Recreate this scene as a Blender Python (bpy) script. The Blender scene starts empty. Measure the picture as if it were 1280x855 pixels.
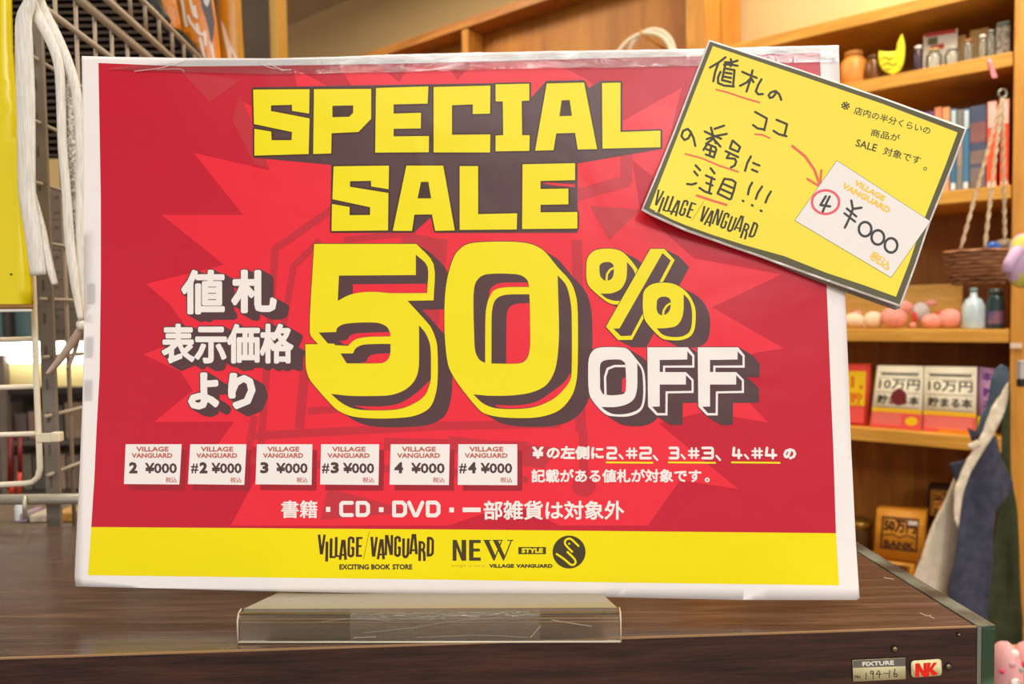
import bpy, bmesh, math, random
import numpy as np
from mathutils import Vector
from mathutils.geometry import delaunay_2d_cdt
random.seed(7)
SC = bpy.context.scene; COL = SC.collection

# ---------------------------------------------------------------- camera, world, lights, exposure
F = 900.0; CX, CY = 640.0, 427.5
PITCH, ROLL = math.radians(2.2), math.radians(0.8)
CAM = np.array([0.0, 0.0, 1.36])
_fw = np.array([0, math.cos(PITCH), -math.sin(PITCH)]); _r = np.array([1.0, 0, 0]); _u = np.cross(_r, _fw)
RT = _r*math.cos(ROLL) - _u*math.sin(ROLL); UP = _u*math.cos(ROLL) + _r*math.sin(ROLL); FW = _fw
cam = bpy.data.cameras.new('camera'); cam.sensor_width = 36; cam.lens = 36*F/1280
cam.clip_start = .01
co = bpy.data.objects.new('camera', cam); COL.objects.link(co); SC.camera = co
from mathutils import Matrix
co.matrix_world = Matrix(((RT[0], UP[0], -FW[0], CAM[0]), (RT[1], UP[1], -FW[1], CAM[1]), (RT[2], UP[2], -FW[2], CAM[2]), (0, 0, 0, 1)))
cam.dof.use_dof = True; cam.dof.focus_distance = .385; cam.dof.aperture_fstop = 10.5

w = bpy.data.worlds.new('shop_ambient'); SC.world = w; w.use_nodes = True
bg = w.node_tree.nodes['Background']; bg.inputs[0].default_value = (1.0, .97, .93, 1); bg.inputs[1].default_value = .80
def lamp(name, loc, sx, sy, power, col=(1, .95, .88), rot=(0, 0, 0)):
    l = bpy.data.lights.new(name, 'AREA'); l.shape = 'RECTANGLE'; l.size = sx; l.size_y = sy; l.energy = power; l.color = col
    o = bpy.data.objects.new(name, l); o.location = loc; o.rotation_euler = rot; COL.objects.link(o); return o
lamp('unseen_ceiling_lamp', (.15, -1.70, 2.8), 2.0, .26, 33, (1, .97, .92))
lamp('unseen_ceiling_lamp', (-.1, -.5, 2.8), 2.4, .2, 12, (1, .97, .92))
lamp('unseen_ceiling_lamp', (.85, -2.75, 2.8), .7, 1.0, 66, (1, .97, .92))  # unseen lamp set at the mirror direction for the poster's upper-right sheen
lamp('unseen_ceiling_lamp', (.9, .95, 2.8), .25, 1.6, 36, (1, .87, .66))
lamp('unseen_ceiling_lamp', (-1.4, .9, 2.8), .25, 1.2, 8, (1, .92, .8))
lamp('unseen_ceiling_lamp', (-.9, 2.0, 2.8), 1.2, .25, 34, (1, .84, .60))  # unseen lamp added to brighten the back wall
SC.view_settings.view_transform = 'Standard'; SC.view_settings.look = 'None'
SC.view_settings.exposure = 0.03; SC.view_settings.gamma = 1; SC.view_settings.use_curve_mapping = False
try:
    SC.cycles.max_bounces = 8; SC.cycles.transparent_max_bounces = 12; SC.cycles.use_denoising = True
    SC.cycles.caustics_reflective = False; SC.cycles.caustics_refractive = False
    SC.cycles.sample_clamp_indirect = 4
except Exception: pass

# ---------------------------------------------------------------- helpers: rays and frames
def dirs(p):
    p = np.asarray(p, float).reshape(-1, 2)
    return RT*((p[:, :1]-CX)/F) - UP*((p[:, 1:]-CY)/F) + FW
def at(x, y, D):                       # world point seen at pixel x, y at distance D along +Y
    d = dirs([(x, y)])[0]; return CAM + d*(D/d[1])
def unit(v): v = np.asarray(v, float); return v/np.linalg.norm(v)
class Surf:                            # plane with a gentle displacement, used to measure and to print on
    def __init__(s, o, u, v, disp=None):
        s.o = np.asarray(o, float); s.u = unit(u); v = np.asarray(v, float); s.v = unit(v - s.u*(v@s.u))
        n = np.cross(s.u, s.v); s.n = n if n@(CAM-s.o) > 0 else -n; s.disp = disp
    def map(s, p, off=0.0):
        d = dirs(p); t = np.zeros(len(d)); dn = d@s.n; e = np.full(len(d), off)
        for _ in range(6):
            t = ((s.o-CAM)@s.n + e)/dn
            P = CAM + d*t[:, None]
            if s.disp is None: break
            q = P - s.o; e = off + s.disp(q@s.u, q@s.v)
        return P
    def px(s, P):
        q = P-CAM; return CX + F*(q@RT)/(q@FW), CY - F*(q@UP)/(q@FW)

# ---------------------------------------------------------------- materials
def srgb(c):
    if max(c) > 1: c = [x/255 for x in c]
    return tuple(x/12.92 if x <= .04045 else ((x+.055)/1.055)**2.4 for x in c[:3]) + (1,)
def mat(name, c, rough=.5, metal=0, spec=.5, **k):
    m = bpy.data.materials.new(name); m.use_nodes = True; nt = m.node_tree; b = nt.nodes['Principled BSDF']
    b.inputs['Base Color'].default_value = srgb(c); b.inputs['Roughness'].default_value = rough
    b.inputs['Metallic'].default_value = metal; b.inputs['Specular IOR Level'].default_value = spec
    for a, v in k.items(): b.inputs[a.replace('_', ' ')].default_value = v
    return m
def N(m, t, **k):
    n = m.node_tree.nodes.new(t)
    for a, v in k.items():
        if hasattr(n, a): setattr(n, a, v)
        else: n.inputs[a.replace('_', ' ')].default_value = v
    return n
def L(m, a, b): m.node_tree.links.new(a, b)
def noisy(m, c2, scale=8, stretch=(1, 1, 1), lo=.35, hi=.65, bump=0, detail=4, rot=(0, 0, 0), dist=.0, bdist=.002):
    nt = m.node_tree; b = nt.nodes['Principled BSDF']
    tc = N(m, 'ShaderNodeTexCoord'); mp = N(m, 'ShaderNodeMapping'); mp.inputs['Scale'].default_value = stretch; mp.inputs['Rotation'].default_value = rot
    nz = N(m, 'ShaderNodeTexNoise'); nz.inputs['Scale'].default_value = scale; nz.inputs['Detail'].default_value = detail; nz.inputs['Distortion'].default_value = dist
    r = N(m, 'ShaderNodeValToRGB'); r.color_ramp.elements[0].position = lo; r.color_ramp.elements[1].position = hi
    r.color_ramp.elements[0].color = b.inputs['Base Color'].default_value; r.color_ramp.elements[1].color = srgb(c2)
    L(m, tc.outputs['Object'], mp.inputs[0]); L(m, mp.outputs[0], nz.inputs['Vector']); L(m, nz.outputs['Fac'], r.inputs[0]); L(m, r.outputs[0], b.inputs['Base Color'])
    if bump:
        bp = N(m, 'ShaderNodeBump'); bp.inputs['Strength'].default_value = bump; bp.inputs['Distance'].default_value = bdist
        L(m, nz.outputs['Fac'], bp.inputs['Height']); L(m, bp.outputs[0], b.inputs['Normal'])
    return m
def paper(name, c, rough=.42, spec=.42, sc=22, st=.5):      # printed paper: soft cockle and fine tooth
    m = mat(name, c, rough, spec=spec); b = m.node_tree.nodes['Principled BSDF']
    tc = N(m, 'ShaderNodeTexCoord'); a = N(m, 'ShaderNodeTexNoise'); a.inputs['Scale'].default_value = sc; a.inputs['Detail'].default_value = 1.5; a.inputs['Distortion'].default_value = .8
    f = N(m, 'ShaderNodeTexNoise'); f.inputs['Scale'].default_value = 1600
    L(m, tc.outputs['Object'], a.inputs['Vector']); L(m, tc.outputs['Object'], f.inputs['Vector'])
    b1 = N(m, 'ShaderNodeBump'); b1.inputs['Strength'].default_value = st; b1.inputs['Distance'].default_value = .0016
    b2 = N(m, 'ShaderNodeBump'); b2.inputs['Strength'].default_value = .35; b2.inputs['Distance'].default_value = .00012
    L(m, a.outputs['Fac'], b1.inputs['Height']); L(m, f.outputs['Fac'], b2.inputs['Height']); L(m, b1.outputs[0], b2.inputs['Normal']); L(m, b2.outputs[0], b.inputs['Normal'])
    return m
def clear(name, tint=(1, 1, 1), opacity=.12, rough=.08, bump=0, bscale=60, stretch=(1, 1, 1), bdist=.001, body=(235, 232, 225)):
    m = bpy.data.materials.new(name); m.use_nodes = True; nt = m.node_tree; nt.nodes.clear()
    out = N(m, 'ShaderNodeOutputMaterial'); tr = N(m, 'ShaderNodeBsdfTransparent'); tr.inputs[0].default_value = (*tint, 1)
    gl = N(m, 'ShaderNodeBsdfGlossy'); gl.inputs['Roughness'].default_value = rough
    df = N(m, 'ShaderNodeBsdfDiffuse'); df.inputs[0].default_value = srgb(body)
    m1 = N(m, 'ShaderNodeMixShader'); m1.inputs[0].default_value = opacity; m2 = N(m, 'ShaderNodeMixShader')
    fr = N(m, 'ShaderNodeFresnel'); fr.inputs[0].default_value = 1.5
    L(m, tr.outputs[0], m1.inputs[1]); L(m, df.outputs[0], m1.inputs[2]); L(m, fr.outputs[0], m2.inputs[0]); L(m, m1.outputs[0], m2.inputs[1]); L(m, gl.outputs[0], m2.inputs[2]); L(m, m2.outputs[0], out.inputs[0])
    if bump:
        tc = N(m, 'ShaderNodeTexCoord'); mp = N(m, 'ShaderNodeMapping'); mp.inputs['Scale'].default_value = stretch
        nz = N(m, 'ShaderNodeTexNoise'); nz.inputs['Scale'].default_value = bscale; nz.inputs['Detail'].default_value = 5; nz.inputs['Distortion'].default_value = 1.5
        bp = N(m, 'ShaderNodeBump'); bp.inputs['Strength'].default_value = bump; bp.inputs['Distance'].default_value = bdist
        L(m, tc.outputs['Object'], mp.inputs[0]); L(m, mp.outputs[0], nz.inputs['Vector']); L(m, nz.outputs['Fac'], bp.inputs['Height'])
        for q in (gl, fr, df): L(m, bp.outputs[0], q.inputs['Normal'])
    return m
def glow(name, c, s):
    m = bpy.data.materials.new(name); m.use_nodes = True; nt = m.node_tree; b = nt.nodes['Principled BSDF']
    b.inputs['Base Color'].default_value = srgb(c); b.inputs['Emission Color'].default_value = srgb(c); b.inputs['Emission Strength'].default_value = s
    return m

# ---------------------------------------------------------------- helpers: objects
def tag(o, label=None, cat=None, group=None, kind=None):
    if label: o['label'] = label
    if cat: o['category'] = cat
    if group: o['group'] = group
    if kind: o['kind'] = kind
    return o
def empty(name, loc, label=None, cat=None, group=None):
    o = bpy.data.objects.new(name, None); COL.objects.link(o); o.location = tuple(loc); o.empty_display_size = .01
    return tag(o, label, cat, group)
def wloc(o):
    v = np.zeros(3)
    while o is not None: v = v + np.array(o.location); o = o.parent
    return v
def mesh(name, V, Fc, m, parent=None, smooth=False, base=None, fixn=True):
    V = np.asarray(V, float)
    b = wloc(parent) if parent else (np.array([V[:, 0].mean(), V[:, 1].mean(), V[:, 2].min()]) if base is None else np.asarray(base, float))
    me = bpy.data.meshes.new(name); me.from_pydata((V-b).tolist(), [], [tuple(f) for f in Fc]); me.materials.append(m)
    if fixn:
        bm = bmesh.new(); bm.from_mesh(me); bmesh.ops.recalc_face_normals(bm, faces=bm.faces); bm.to_mesh(me); bm.free()
    if smooth: me.polygons.foreach_set('use_smooth', [True]*len(me.polygons))
    o = bpy.data.objects.new(name, me); COL.objects.link(o)
    if parent: o.parent = parent
    else: o.location = tuple(b)
    return o
def bevel(o, w=.001, seg=2):
    md = o.modifiers.new('bevel', 'BEVEL'); md.width = w; md.segments = seg; md.limit_method = 'ANGLE'; return o
class G:                                # gathers simple shapes in any orthogonal frame
    def __init__(s): s.V = []; s.F = []
    def add(s, V, Fc):
        n = len(s.V); s.V += [np.asarray(v, float) for v in V]; s.F += [tuple(i+n for i in f) for f in Fc]; return s
    def box(s, o, a, b, c):             # corner o, edge vectors a, b, c
        o, a, b, c = map(lambda q: np.asarray(q, float), (o, a, b, c))
        V = [o, o+a, o+a+b, o+b, o+c, o+a+c, o+a+b+c, o+b+c]
        return s.add(V, [(0, 1, 2, 3), (4, 5, 6, 7), (0, 1, 5, 4), (1, 2, 6, 5), (2, 3, 7, 6), (3, 0, 4, 7)])
    def tube(s, pts, r, n=8, closed=False, cap=True):
        pts = [np.asarray(p, float) for p in pts]; rs = r if hasattr(r, '__len__') else [r]*len(pts)
        base = len(s.V); k = len(pts); prev = None
        for i, p in enumerate(pts):
            t = unit(pts[(i+1) % k]-pts[i-1]) if closed else unit(pts[min(i+1, k-1)]-pts[max(i-1, 0)])
            if prev is None:
                h = np.array([0, 0, 1.]) if abs(t[2]) < .9 else np.array([1., 0, 0]); a = unit(np.cross(t, h))
            else: a = unit(prev - t*(prev@t))
            prev = a; b = np.cross(t, a)
            s.V += [p + rs[i]*(a*math.cos(2*math.pi*j/n)+b*math.sin(2*math.pi*j/n)) for j in range(n)]
        for i in range(k if closed else k-1):
            for j in range(n):
                i2 = (i+1) % k
                s.F.append((base+i*n+j, base+i*n+(j+1) % n, base+i2*n+(j+1) % n, base+i2*n+j))
        if cap and not closed:
            s.F.append(tuple(base+j for j in range(n))); s.F.append(tuple(base+(k-1)*n+j for j in range(n)))
        return s
    def lathe(s, c, prof, n=20, axis=(0, 0, 1), cap=True):
        ax = unit(axis); h = np.array([1., 0, 0]) if abs(ax[0]) < .9 else np.array([0, 1., 0]); a = unit(np.cross(ax, h)); b = np.cross(ax, a); base = len(s.V); c = np.asarray(c, float)
        for r, z in prof: s.V += [c+ax*z+r*(a*math.cos(2*math.pi*j/n)+b*math.sin(2*math.pi*j/n)) for j in range(n)]
        for i in range(len(prof)-1):
            for j in range(n): s.F.append((base+i*n+j, base+i*n+(j+1) % n, base+(i+1)*n+(j+1) % n, base+(i+1)*n+j))
        if cap: s.F.append(tuple(base+j for j in range(n))); s.F.append(tuple(base+(len(prof)-1)*n+j for j in range(n)))
        return s
    def blob(s, c, r, n=12, wob=0.0, frame=None):
        c = np.asarray(c, float); r = np.asarray(r, float)*np.ones(3); base = len(s.V); fr = np.eye(3) if frame is None else np.asarray(frame)
        for i in range(n+1):
            th = math.pi*i/n
            for j in range(2*n):
                ph = math.pi*j/n; q = 1+wob*math.sin(3*ph+2*th)*math.sin(th)
                d = np.array([math.sin(th)*math.cos(ph), math.sin(th)*math.sin(ph), math.cos(th)])*r*q
                s.V.append(c + d@fr)
        m = 2*n
        for i in range(n):
            for j in range(m): s.F.append((base+i*m+j, base+i*m+(j+1) % m, base+(i+1)*m+(j+1) % m, base+(i+1)*m+j))
        return s
    def build(s, name, m, parent=None, smooth=False, base=None): return mesh(name, s.V, s.F, m, parent, smooth, base)

# ---------------------------------------------------------------- helpers: flat print (polygons in photo pixels, laid on a surface)
def ngon(c, rx, ry=None, n=24, a0=0):
    ry = rx if ry is None else ry
    return [(c[0]+rx*math.cos(a0+2*math.pi*i/n), c[1]+ry*math.sin(a0+2*math.pi*i/n)) for i in range(n)]
def stroke(pts, wd, closed=False, butt=False, n=10):
    out = []; k = len(pts); r = wd/2
    for i in range(k if closed else k-1):
        a = np.array(pts[i], float); b = np.array(pts[(i+1) % k], float); d = b-a; l = np.hypot(*d)
        if l < 1e-6: continue
        q = np.array([-d[1], d[0]])/l*r
        out.append([tuple(a+q), tuple(b+q), tuple(b-q), tuple(a-q)])
    for i, p in enumerate(pts):
        if butt and not closed and i in (0, k-1): continue
        out.append(ngon(p, r, n=n, a0=.1+.37*i))
    return out
def smoothp(pts, n=5, closed=False):     # Catmull-Rom
    P = [np.array(p, float) for p in pts]; k = len(P); out = []
    for i in range(k if closed else k-1):
        g = lambda j: P[j % k] if closed else P[min(max(j, 0), k-1)]
        a, b, c, d = g(i-1), g(i), g(i+1), g(i+2)
        for t in np.linspace(0, 1, n, endpoint=False):
            out.append(tuple(.5*((2*b)+(c-a)*t+(2*a-5*b+4*c-d)*t*t+(3*b-a-3*c+d)*t**3)))
    if not closed: out.append(tuple(P[-1]))
    return out
def rounded(pts, n=4, lim=48):            # smooth closed contour that keeps its sharp corners
    P = [np.array(p, float) for p in pts]; k = len(P); corner = []
    for i in range(k):
        a, b = P[i]-P[i-1], P[(i+1) % k]-P[i]
        corner.append(abs(math.degrees(math.atan2(a[0]*b[1]-a[1]*b[0], a@b))) > lim)
    out = []
    for i in range(k):
        b, c = P[i], P[(i+1) % k]; l = np.hypot(*(c-b))
        if corner[i] and corner[(i+1) % k]: out.append(tuple(b)); continue
        a = P[i-1] if not corner[i] else b; d = P[(i+2) % k] if not corner[(i+1) % k] else c
        t1 = (c-a)/2 if not corner[i] else (c-b)*.9; t2 = (d-b)/2 if not corner[(i+1) % k] else (c-b)*.9
        t1 = t1*min(1, l/max(np.hypot(*t1), 1e-6)); t2 = t2*min(1, l/max(np.hypot(*t2), 1e-6))
        for t in np.linspace(0, 1, n, endpoint=False):
            out.append(tuple((2*t**3-3*t*t+1)*b+(t**3-2*t*t+t)*t1+(-2*t**3+3*t*t)*c+(t**3-t*t)*t2))
    return out
def sweep(poly, d):
    out = [list(poly), [(x+d[0], y+d[1]) for x, y in poly]]
    for i in range(len(poly)):
        a = poly[i]; b = poly[(i+1) % len(poly)]
        cr = (b[0]-a[0])*d[1]-(b[1]-a[1])*d[0]
        if abs(cr) > 1e-6: out.append([a, b, (b[0]+d[0], b[1]+d[1]), (a[0]+d[0], a[1]+d[1])])
    return out
def grow(polys, r): return [q for p in polys for q in stroke(p, 2*r, closed=True, n=8)] + [list(p) for p in polys]
def T(ox, oy, s, pts): return [(ox+x/s, oy+y/s) for x, y in pts]
def union(outer, holes=(), step=24):
    V = []; Fc = []
    for p in list(outer)+list(holes):
        if sum(p[i-1][0]*p[i][1]-p[i][0]*p[i-1][1] for i in range(len(p))) < 0: p = list(p)[::-1]
        n = len(V); V += [Vector((float(a), float(b))) for a, b in p]; Fc.append(list(range(n, n+len(p))))
    no = len(outer)
    v, e, f, ov, oe, of = delaunay_2d_cdt(V, [], Fc, 0, 1e-4)
    vv = np.array([(p[0], p[1]) for p in v]); ff = np.array([t for t in f if len(t) == 3])
    if not len(ff): return np.zeros((0, 2)), []
    ct = vv[ff].mean(1); a_, b_, c_ = vv[ff[:, 0]], vv[ff[:, 1]], vv[ff[:, 2]]
    ar = np.abs((b_-a_)[:, 0]*(c_-a_)[:, 1]-(b_-a_)[:, 1]*(c_-a_)[:, 0])
    order = np.argsort(ct[:, 0]); cs = ct[order]; ins = np.zeros(len(ff), bool); outh = np.zeros(len(ff), bool)
    for n, p in enumerate(list(outer)+list(holes)):      # a triangle stays when its centre lies in a polygon and in no hole
        q = np.asarray(p, float); lo = q.min(0); hi = q.max(0)
        i0, i1 = np.searchsorted(cs[:, 0], lo[0]), np.searchsorted(cs[:, 0], hi[0]); sub = cs[i0:i1]
        m_ = (sub[:, 1] >= lo[1]) & (sub[:, 1] <= hi[1]); idx = order[i0:i1][m_]; sub = sub[m_]
        if not len(sub): continue
        x1, y1 = q[:, 0], q[:, 1]; x2, y2 = np.roll(x1, -1), np.roll(y1, -1)
        cr = (y1[None] > sub[:, 1:]) != (y2[None] > sub[:, 1:])
        with np.errstate(divide='ignore', invalid='ignore'): xi = (x2-x1)*(sub[:, 1:]-y1)/(y2-y1)+x1
        odd = (cr & (sub[:, :1] < xi)).sum(1) % 2 == 1
        (ins if n < no else outh)[idx[odd]] = True
    keep = ff[ins & ~outh & (ar > 1e-6)].tolist()
    bm = bmesh.new(); bv = [bm.verts.new((p[0], p[1], 0)) for p in v]
    for t in keep:
        try: bm.faces.new([bv[i] for i in t])
        except ValueError: pass
    bmesh.ops.delete(bm, geom=[q for q in bm.verts if not q.link_faces], context='VERTS')
    xs = [q.co.x for q in bm.verts]; ys = [q.co.y for q in bm.verts]
    if xs and step:
        for ax, lo, hi in ((0, min(xs), max(xs)), (1, min(ys), max(ys))):
            g = math.floor(lo/step)*step+step
            while g < hi:
                nrm = (1, 0, 0) if ax == 0 else (0, 1, 0); cop = (g, 0, 0) if ax == 0 else (0, g, 0)
                bmesh.ops.bisect_plane(bm, geom=bm.verts[:]+bm.edges[:]+bm.faces[:], dist=1e-5, plane_co=cop, plane_no=nrm); g += step
    bm.verts.index_update()
    V = np.array([(q.co.x, q.co.y) for q in bm.verts]).reshape(-1, 2); Fo = [tuple(q.index for q in f.verts) for f in bm.faces]; bm.free()
    return V, Fo
def printed(name, surf, shapes, off, m, parent, step=15, thick=0, label=None):
    """shapes: list of (outer polygons, hole polygons), each made into one clean sheet; one object"""
    VV = []; FF = []
    for sh in shapes:
        o, h = sh if isinstance(sh, tuple) else (sh, ())
        V, Fo = union(o, h, step); n = sum(len(a) for a in VV)
        if len(V): VV.append(V); FF += [tuple(i+n for i in f) for f in Fo]
    P = surf.map(np.concatenate(VV), off)
    a, b, c = (P[FF[0][i]] for i in range(3))
    if np.cross(b-a, c-a)@surf.n < 0: FF = [f[::-1] for f in FF]
    ob = mesh(name, P, FF, m, parent, smooth=True, fixn=False)
    if thick:
        md = ob.modifiers.new('thickness', 'SOLIDIFY'); md.thickness = thick; md.offset = -1
    if label: ob['label'] = label
    return ob
_gc = {}
def glyph(ch):
    if ch in _gc: return _gc[ch]
    c = bpy.data.curves.new('g', 'FONT'); c.body = ch; c.size = 1; c.resolution_u = 2
    o = bpy.data.objects.new('g', c); COL.objects.link(o); dg = bpy.context.evaluated_depsgraph_get(); dg.update()
    m = o.evaluated_get(dg).to_mesh(); V = np.array([(v.co.x, v.co.y) for v in m.vertices]).reshape(-1, 2)
    Fo = [tuple(p.vertices) for p in m.polygons]; cnt = {}
    for f in Fo:
        for i in range(len(f)):
            k = tuple(sorted((f[i], f[(i+1) % len(f)]))); cnt[k] = cnt.get(k, 0)+1
    E_ = [k for k, n in cnt.items() if n == 1]
    o.evaluated_get(dg).to_mesh_clear(); bpy.data.objects.remove(o); bpy.data.curves.remove(c)
    _gc[ch] = (V, Fo, E_); return _gc[ch]
def iscjk(ch): return ord(ch) > 0x2fff or ch in '※'
def textpolys(s, o, xv, yv, bold=0.0, shadow=None, sb=0.0, sp=0.0):
    """s fitted so that its ink box spans o .. o+xv (width) and o .. o+yv (up). returns list of shapes"""
    items = []; x = 0.0; run = ''
    toks = []
    for ch in s:
        if iscjk(ch) or ch == ' ':
            if run: toks.append(run); run = ''
            toks.append(ch)
        else: run += ch
    if run: toks.append(run)
    for t in toks:
        if t == ' ': x += .35; continue
        V, Fo, E_ = glyph(t)
        if iscjk(t[0]): items.append((V+[x, 0], Fo, E_)); x += 1.0+sp
        else: items.append((V-[V[:, 0].min()-.04, 0]+[x, 0], Fo, E_)); x += V[:, 0].max()-V[:, 0].min()+.08+sp
    A = np.concatenate([i[0] for i in items]); lo = A.min(0); hi = A.max(0); sz = np.maximum(hi-lo, 1e-6)
    o = np.array(o, float); xv = np.array(xv, float); yv = np.array(yv, float)
    lx = np.hypot(*xv); ly = np.hypot(*yv); xi = xv*(1-2*bold/lx); yi = yv*(1-2*bold/ly); o = o + xv/lx*bold + yv/ly*bold
    out = []; sh = []
    for V, Fo, E_ in items:
        q = (V-lo)/sz; P = o + q[:, :1]*xi + q[:, 1:]*yi
        polys = [[tuple(P[i]) for i in f] for f in Fo]
        if bold > 0: polys += caps(P, E_, bold)
        out.append(polys)
        if shadow:
            r = bold+sb; d = np.array(shadow, float)
            V2, F2 = union([[tuple(P[i]) for i in f] for f in Fo]+caps(P, E_, r, 6), (), 0)
            bm = bmesh.new(); bv = [bm.verts.new((p[0], p[1], 0)) for p in V2]
            for f in F2: bm.faces.new([bv[i] for i in f])
            bmesh.ops.dissolve_limit(bm, angle_limit=.5, verts=bm.verts, edges=bm.edges)
            bmesh.ops.triangulate(bm, faces=bm.faces)
            z = []
            for f in bm.faces:
                q2 = [(v.co.x, v.co.y) for v in f.verts]; z += [q2, [(x+d[0], y+d[1]) for x, y in q2]]
            for ed in bm.edges:
                if len(ed.link_faces) == 1:
                    p, q2 = [np.array(v.co[:2]) for v in ed.verts]
                    if abs((q2-p)[0]*d[1]-(q2-p)[1]*d[0]) > 1e-4: z.append([tuple(p), tuple(q2), tuple(q2+d), tuple(p+d)])
            bm.free()
            sh.append(z)
    return (out, sh) if shadow else out
def caps(P, E_, r, n=8):
    out = []; used = set()
    for a, b in E_:
        d = P[b]-P[a]; l = np.hypot(*d)
        used.add(a); used.add(b)
        if l < 1e-5: continue
        q = np.array([-d[1], d[0]])/l*r
        out.append([tuple(P[a]+q), tuple(P[b]+q), tuple(P[b]-q), tuple(P[a]-q)])
    for i in used: out.append(ngon(P[i], r, n=n, a0=.21*i))
    return out
def tbox(s, x0, y0, x1, y1, **k): return textpolys(s, (x0, y1), (x1-x0, 0), (0, y0-y1), **k)

# ================================================================ large structure
e = unit((-.79, .613, 0)); nf = unit((-.613, -.79, 0)); Z3 = np.array([0, 0, 1.])
SH = Surf(at(1261, 400, 1.65), e, Z3)                     # front plane of the wooden shelving
P0 = SH.o.copy(); P0[2] = 0
def sz(x, y, k=0.0):                                      # pixel -> (s along shelf, height) in the plane k behind its front
    P = SH.map([(x, y)], -k)[0]; return (P-P0)@e, P[2]
def S(s, k, z): return P0 + e*s - nf*k + Z3*z
WALL_K = .30
M_floor = noisy(mat('floor_vinyl', (150, 120, 90), .5), (120, 95, 70), 6)
mesh('floor', [(-5, -4, 0), (5, -4, 0), (5, 6, 0), (-5, 6, 0)], [(0, 1, 2, 3)], M_floor)['kind'] = 'structure'
cz = Surf(S(0, WALL_K, 0), e, Z3).map([(400, 15)])[0][2]
M_ceil = noisy(mat('ceiling_paint', (214, 196, 168), .9), (206, 188, 160), 3)
M_wall = noisy(mat('wall_paint', (238, 212, 160), .85), (230, 204, 150), 4, bump=.1)
mesh('ceiling', [(-5, -4, cz), (5, -4, cz), (5, 6, cz), (-5, 6, cz)], [(0, 1, 2, 3)], M_ceil)['kind'] = 'structure'
g = G().box(S(-1.6, WALL_K, 0), e*6.2, -nf*.1, Z3*cz); g.build('wall_back', M_wall)['kind'] = 'structure'

# ---------------------------------------------------------------- dark laminate counter
HC = 1.20; FL = np.array([-.2459, .337]); FR = np.array([.2315, .3565]); BR = np.array([.2263, .4697])
fd = (FR-FL)/np.linalg.norm(FR-FL); sd = (BR-FR)/np.linalg.norm(BR-FR)
FLx = FR - fd*1.30; dep = .222
cnr = [FLx, FR, FR+sd*dep, FLx+sd*dep]
def wood(name, a, b, c, scale, stretch, rough, rot=(0, 0, 0), lo=.3, hi=.7, fine=1.0):
    m = mat(name, a, rough); bs = m.node_tree.nodes['Principled BSDF']
    tc = N(m, 'ShaderNodeTexCoord'); mp = N(m, 'ShaderNodeMapping'); mp.inputs['Scale'].default_value = stretch; mp.inputs['Rotation'].default_value = rot
    n1 = N(m, 'ShaderNodeTexNoise'); n1.inputs['Scale'].default_value = scale; n1.inputs['Detail'].default_value = 5; n1.inputs['Distortion'].default_value = .6
    n2 = N(m, 'ShaderNodeTexNoise'); n2.inputs['Scale'].default_value = scale*6; n2.inputs['Detail'].default_value = 3
    r = N(m, 'ShaderNodeValToRGB'); r.color_ramp.elements[0].position = lo; r.color_ramp.elements[1].position = hi
    r.color_ramp.elements[0].color = srgb(a); r.color_ramp.elements[1].color = srgb(c); k = r.color_ramp.elements.new((lo+hi)/2); k.color = srgb(b)
    mx = N(m, 'ShaderNodeMath', operation='MULTIPLY_ADD'); mx.inputs[1].default_value = .45*fine; sub = N(m, 'ShaderNodeMath', operation='SUBTRACT'); sub.inputs[1].default_value = .22*fine
    L(m, tc.outputs['Object'], mp.inputs[0]); L(m, mp.outputs[0], n1.inputs['Vector']); L(m, mp.outputs[0], n2.inputs['Vector'])
    L(m, n2.outputs['Fac'], mx.inputs[0]); L(m, n1.outputs['Fac'], mx.inputs[2]); L(m, mx.outputs[0], sub.inputs[0]); L(m, sub.outputs[0], r.inputs[0]); L(m, r.outputs[0], bs.inputs['Base Color'])
    bp = N(m, 'ShaderNodeBump'); bp.inputs['Strength'].default_value = .25; bp.inputs['Distance'].default_value = .0004; L(m, n2.outputs['Fac'], bp.inputs['Height']); L(m, bp.outputs[0], bs.inputs['Normal'])
    return m
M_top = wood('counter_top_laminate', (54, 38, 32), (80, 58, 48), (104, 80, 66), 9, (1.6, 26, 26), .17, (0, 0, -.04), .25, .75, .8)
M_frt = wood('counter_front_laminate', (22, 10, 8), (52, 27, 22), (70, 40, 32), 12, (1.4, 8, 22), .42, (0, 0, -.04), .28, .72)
M_edge = mat('counter_edge_band', (150, 118, 84), .4)
ctr = empty('display_counter', (0, .45, 0), 'dark brown wood-grain counter with the red sale poster standing on it', 'counter')
c3 = lambda p, z: np.array([p[0], p[1], z])
def prism(poly, z0, z1):
    n = len(poly); V = [c3(p, z0) for p in poly]+[c3(p, z1) for p in poly]
    return V, [tuple(range(n)), tuple(range(n, 2*n))]+[(i, (i+1) % n, n+(i+1) % n, n+i) for i in range(n)]
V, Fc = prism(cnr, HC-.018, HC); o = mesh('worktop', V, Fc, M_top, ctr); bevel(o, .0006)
M_top.node_tree.nodes['Principled BSDF'].inputs['Specular IOR Level'].default_value = .75
ins = .0012
cin = [FLx+sd*ins, FR+sd*ins-fd*0, FR+sd*(dep-.01), FLx+sd*(dep-.01)]
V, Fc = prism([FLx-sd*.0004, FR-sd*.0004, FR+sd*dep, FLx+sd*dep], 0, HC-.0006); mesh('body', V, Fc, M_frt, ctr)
V, Fc = prism([FLx-sd*.0007, FR-sd*.0007, FR+sd*.0004, FLx+sd*.0004], HC-.0006, HC+.00015); o = mesh('edge_band', V, Fc, M_edge, ctr); o['label'] = 'thin tan edge band along the front of the worktop'
CF = Surf(c3(FR-sd*.0005, HC), c3(fd, 0), Z3)             # front face
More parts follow.
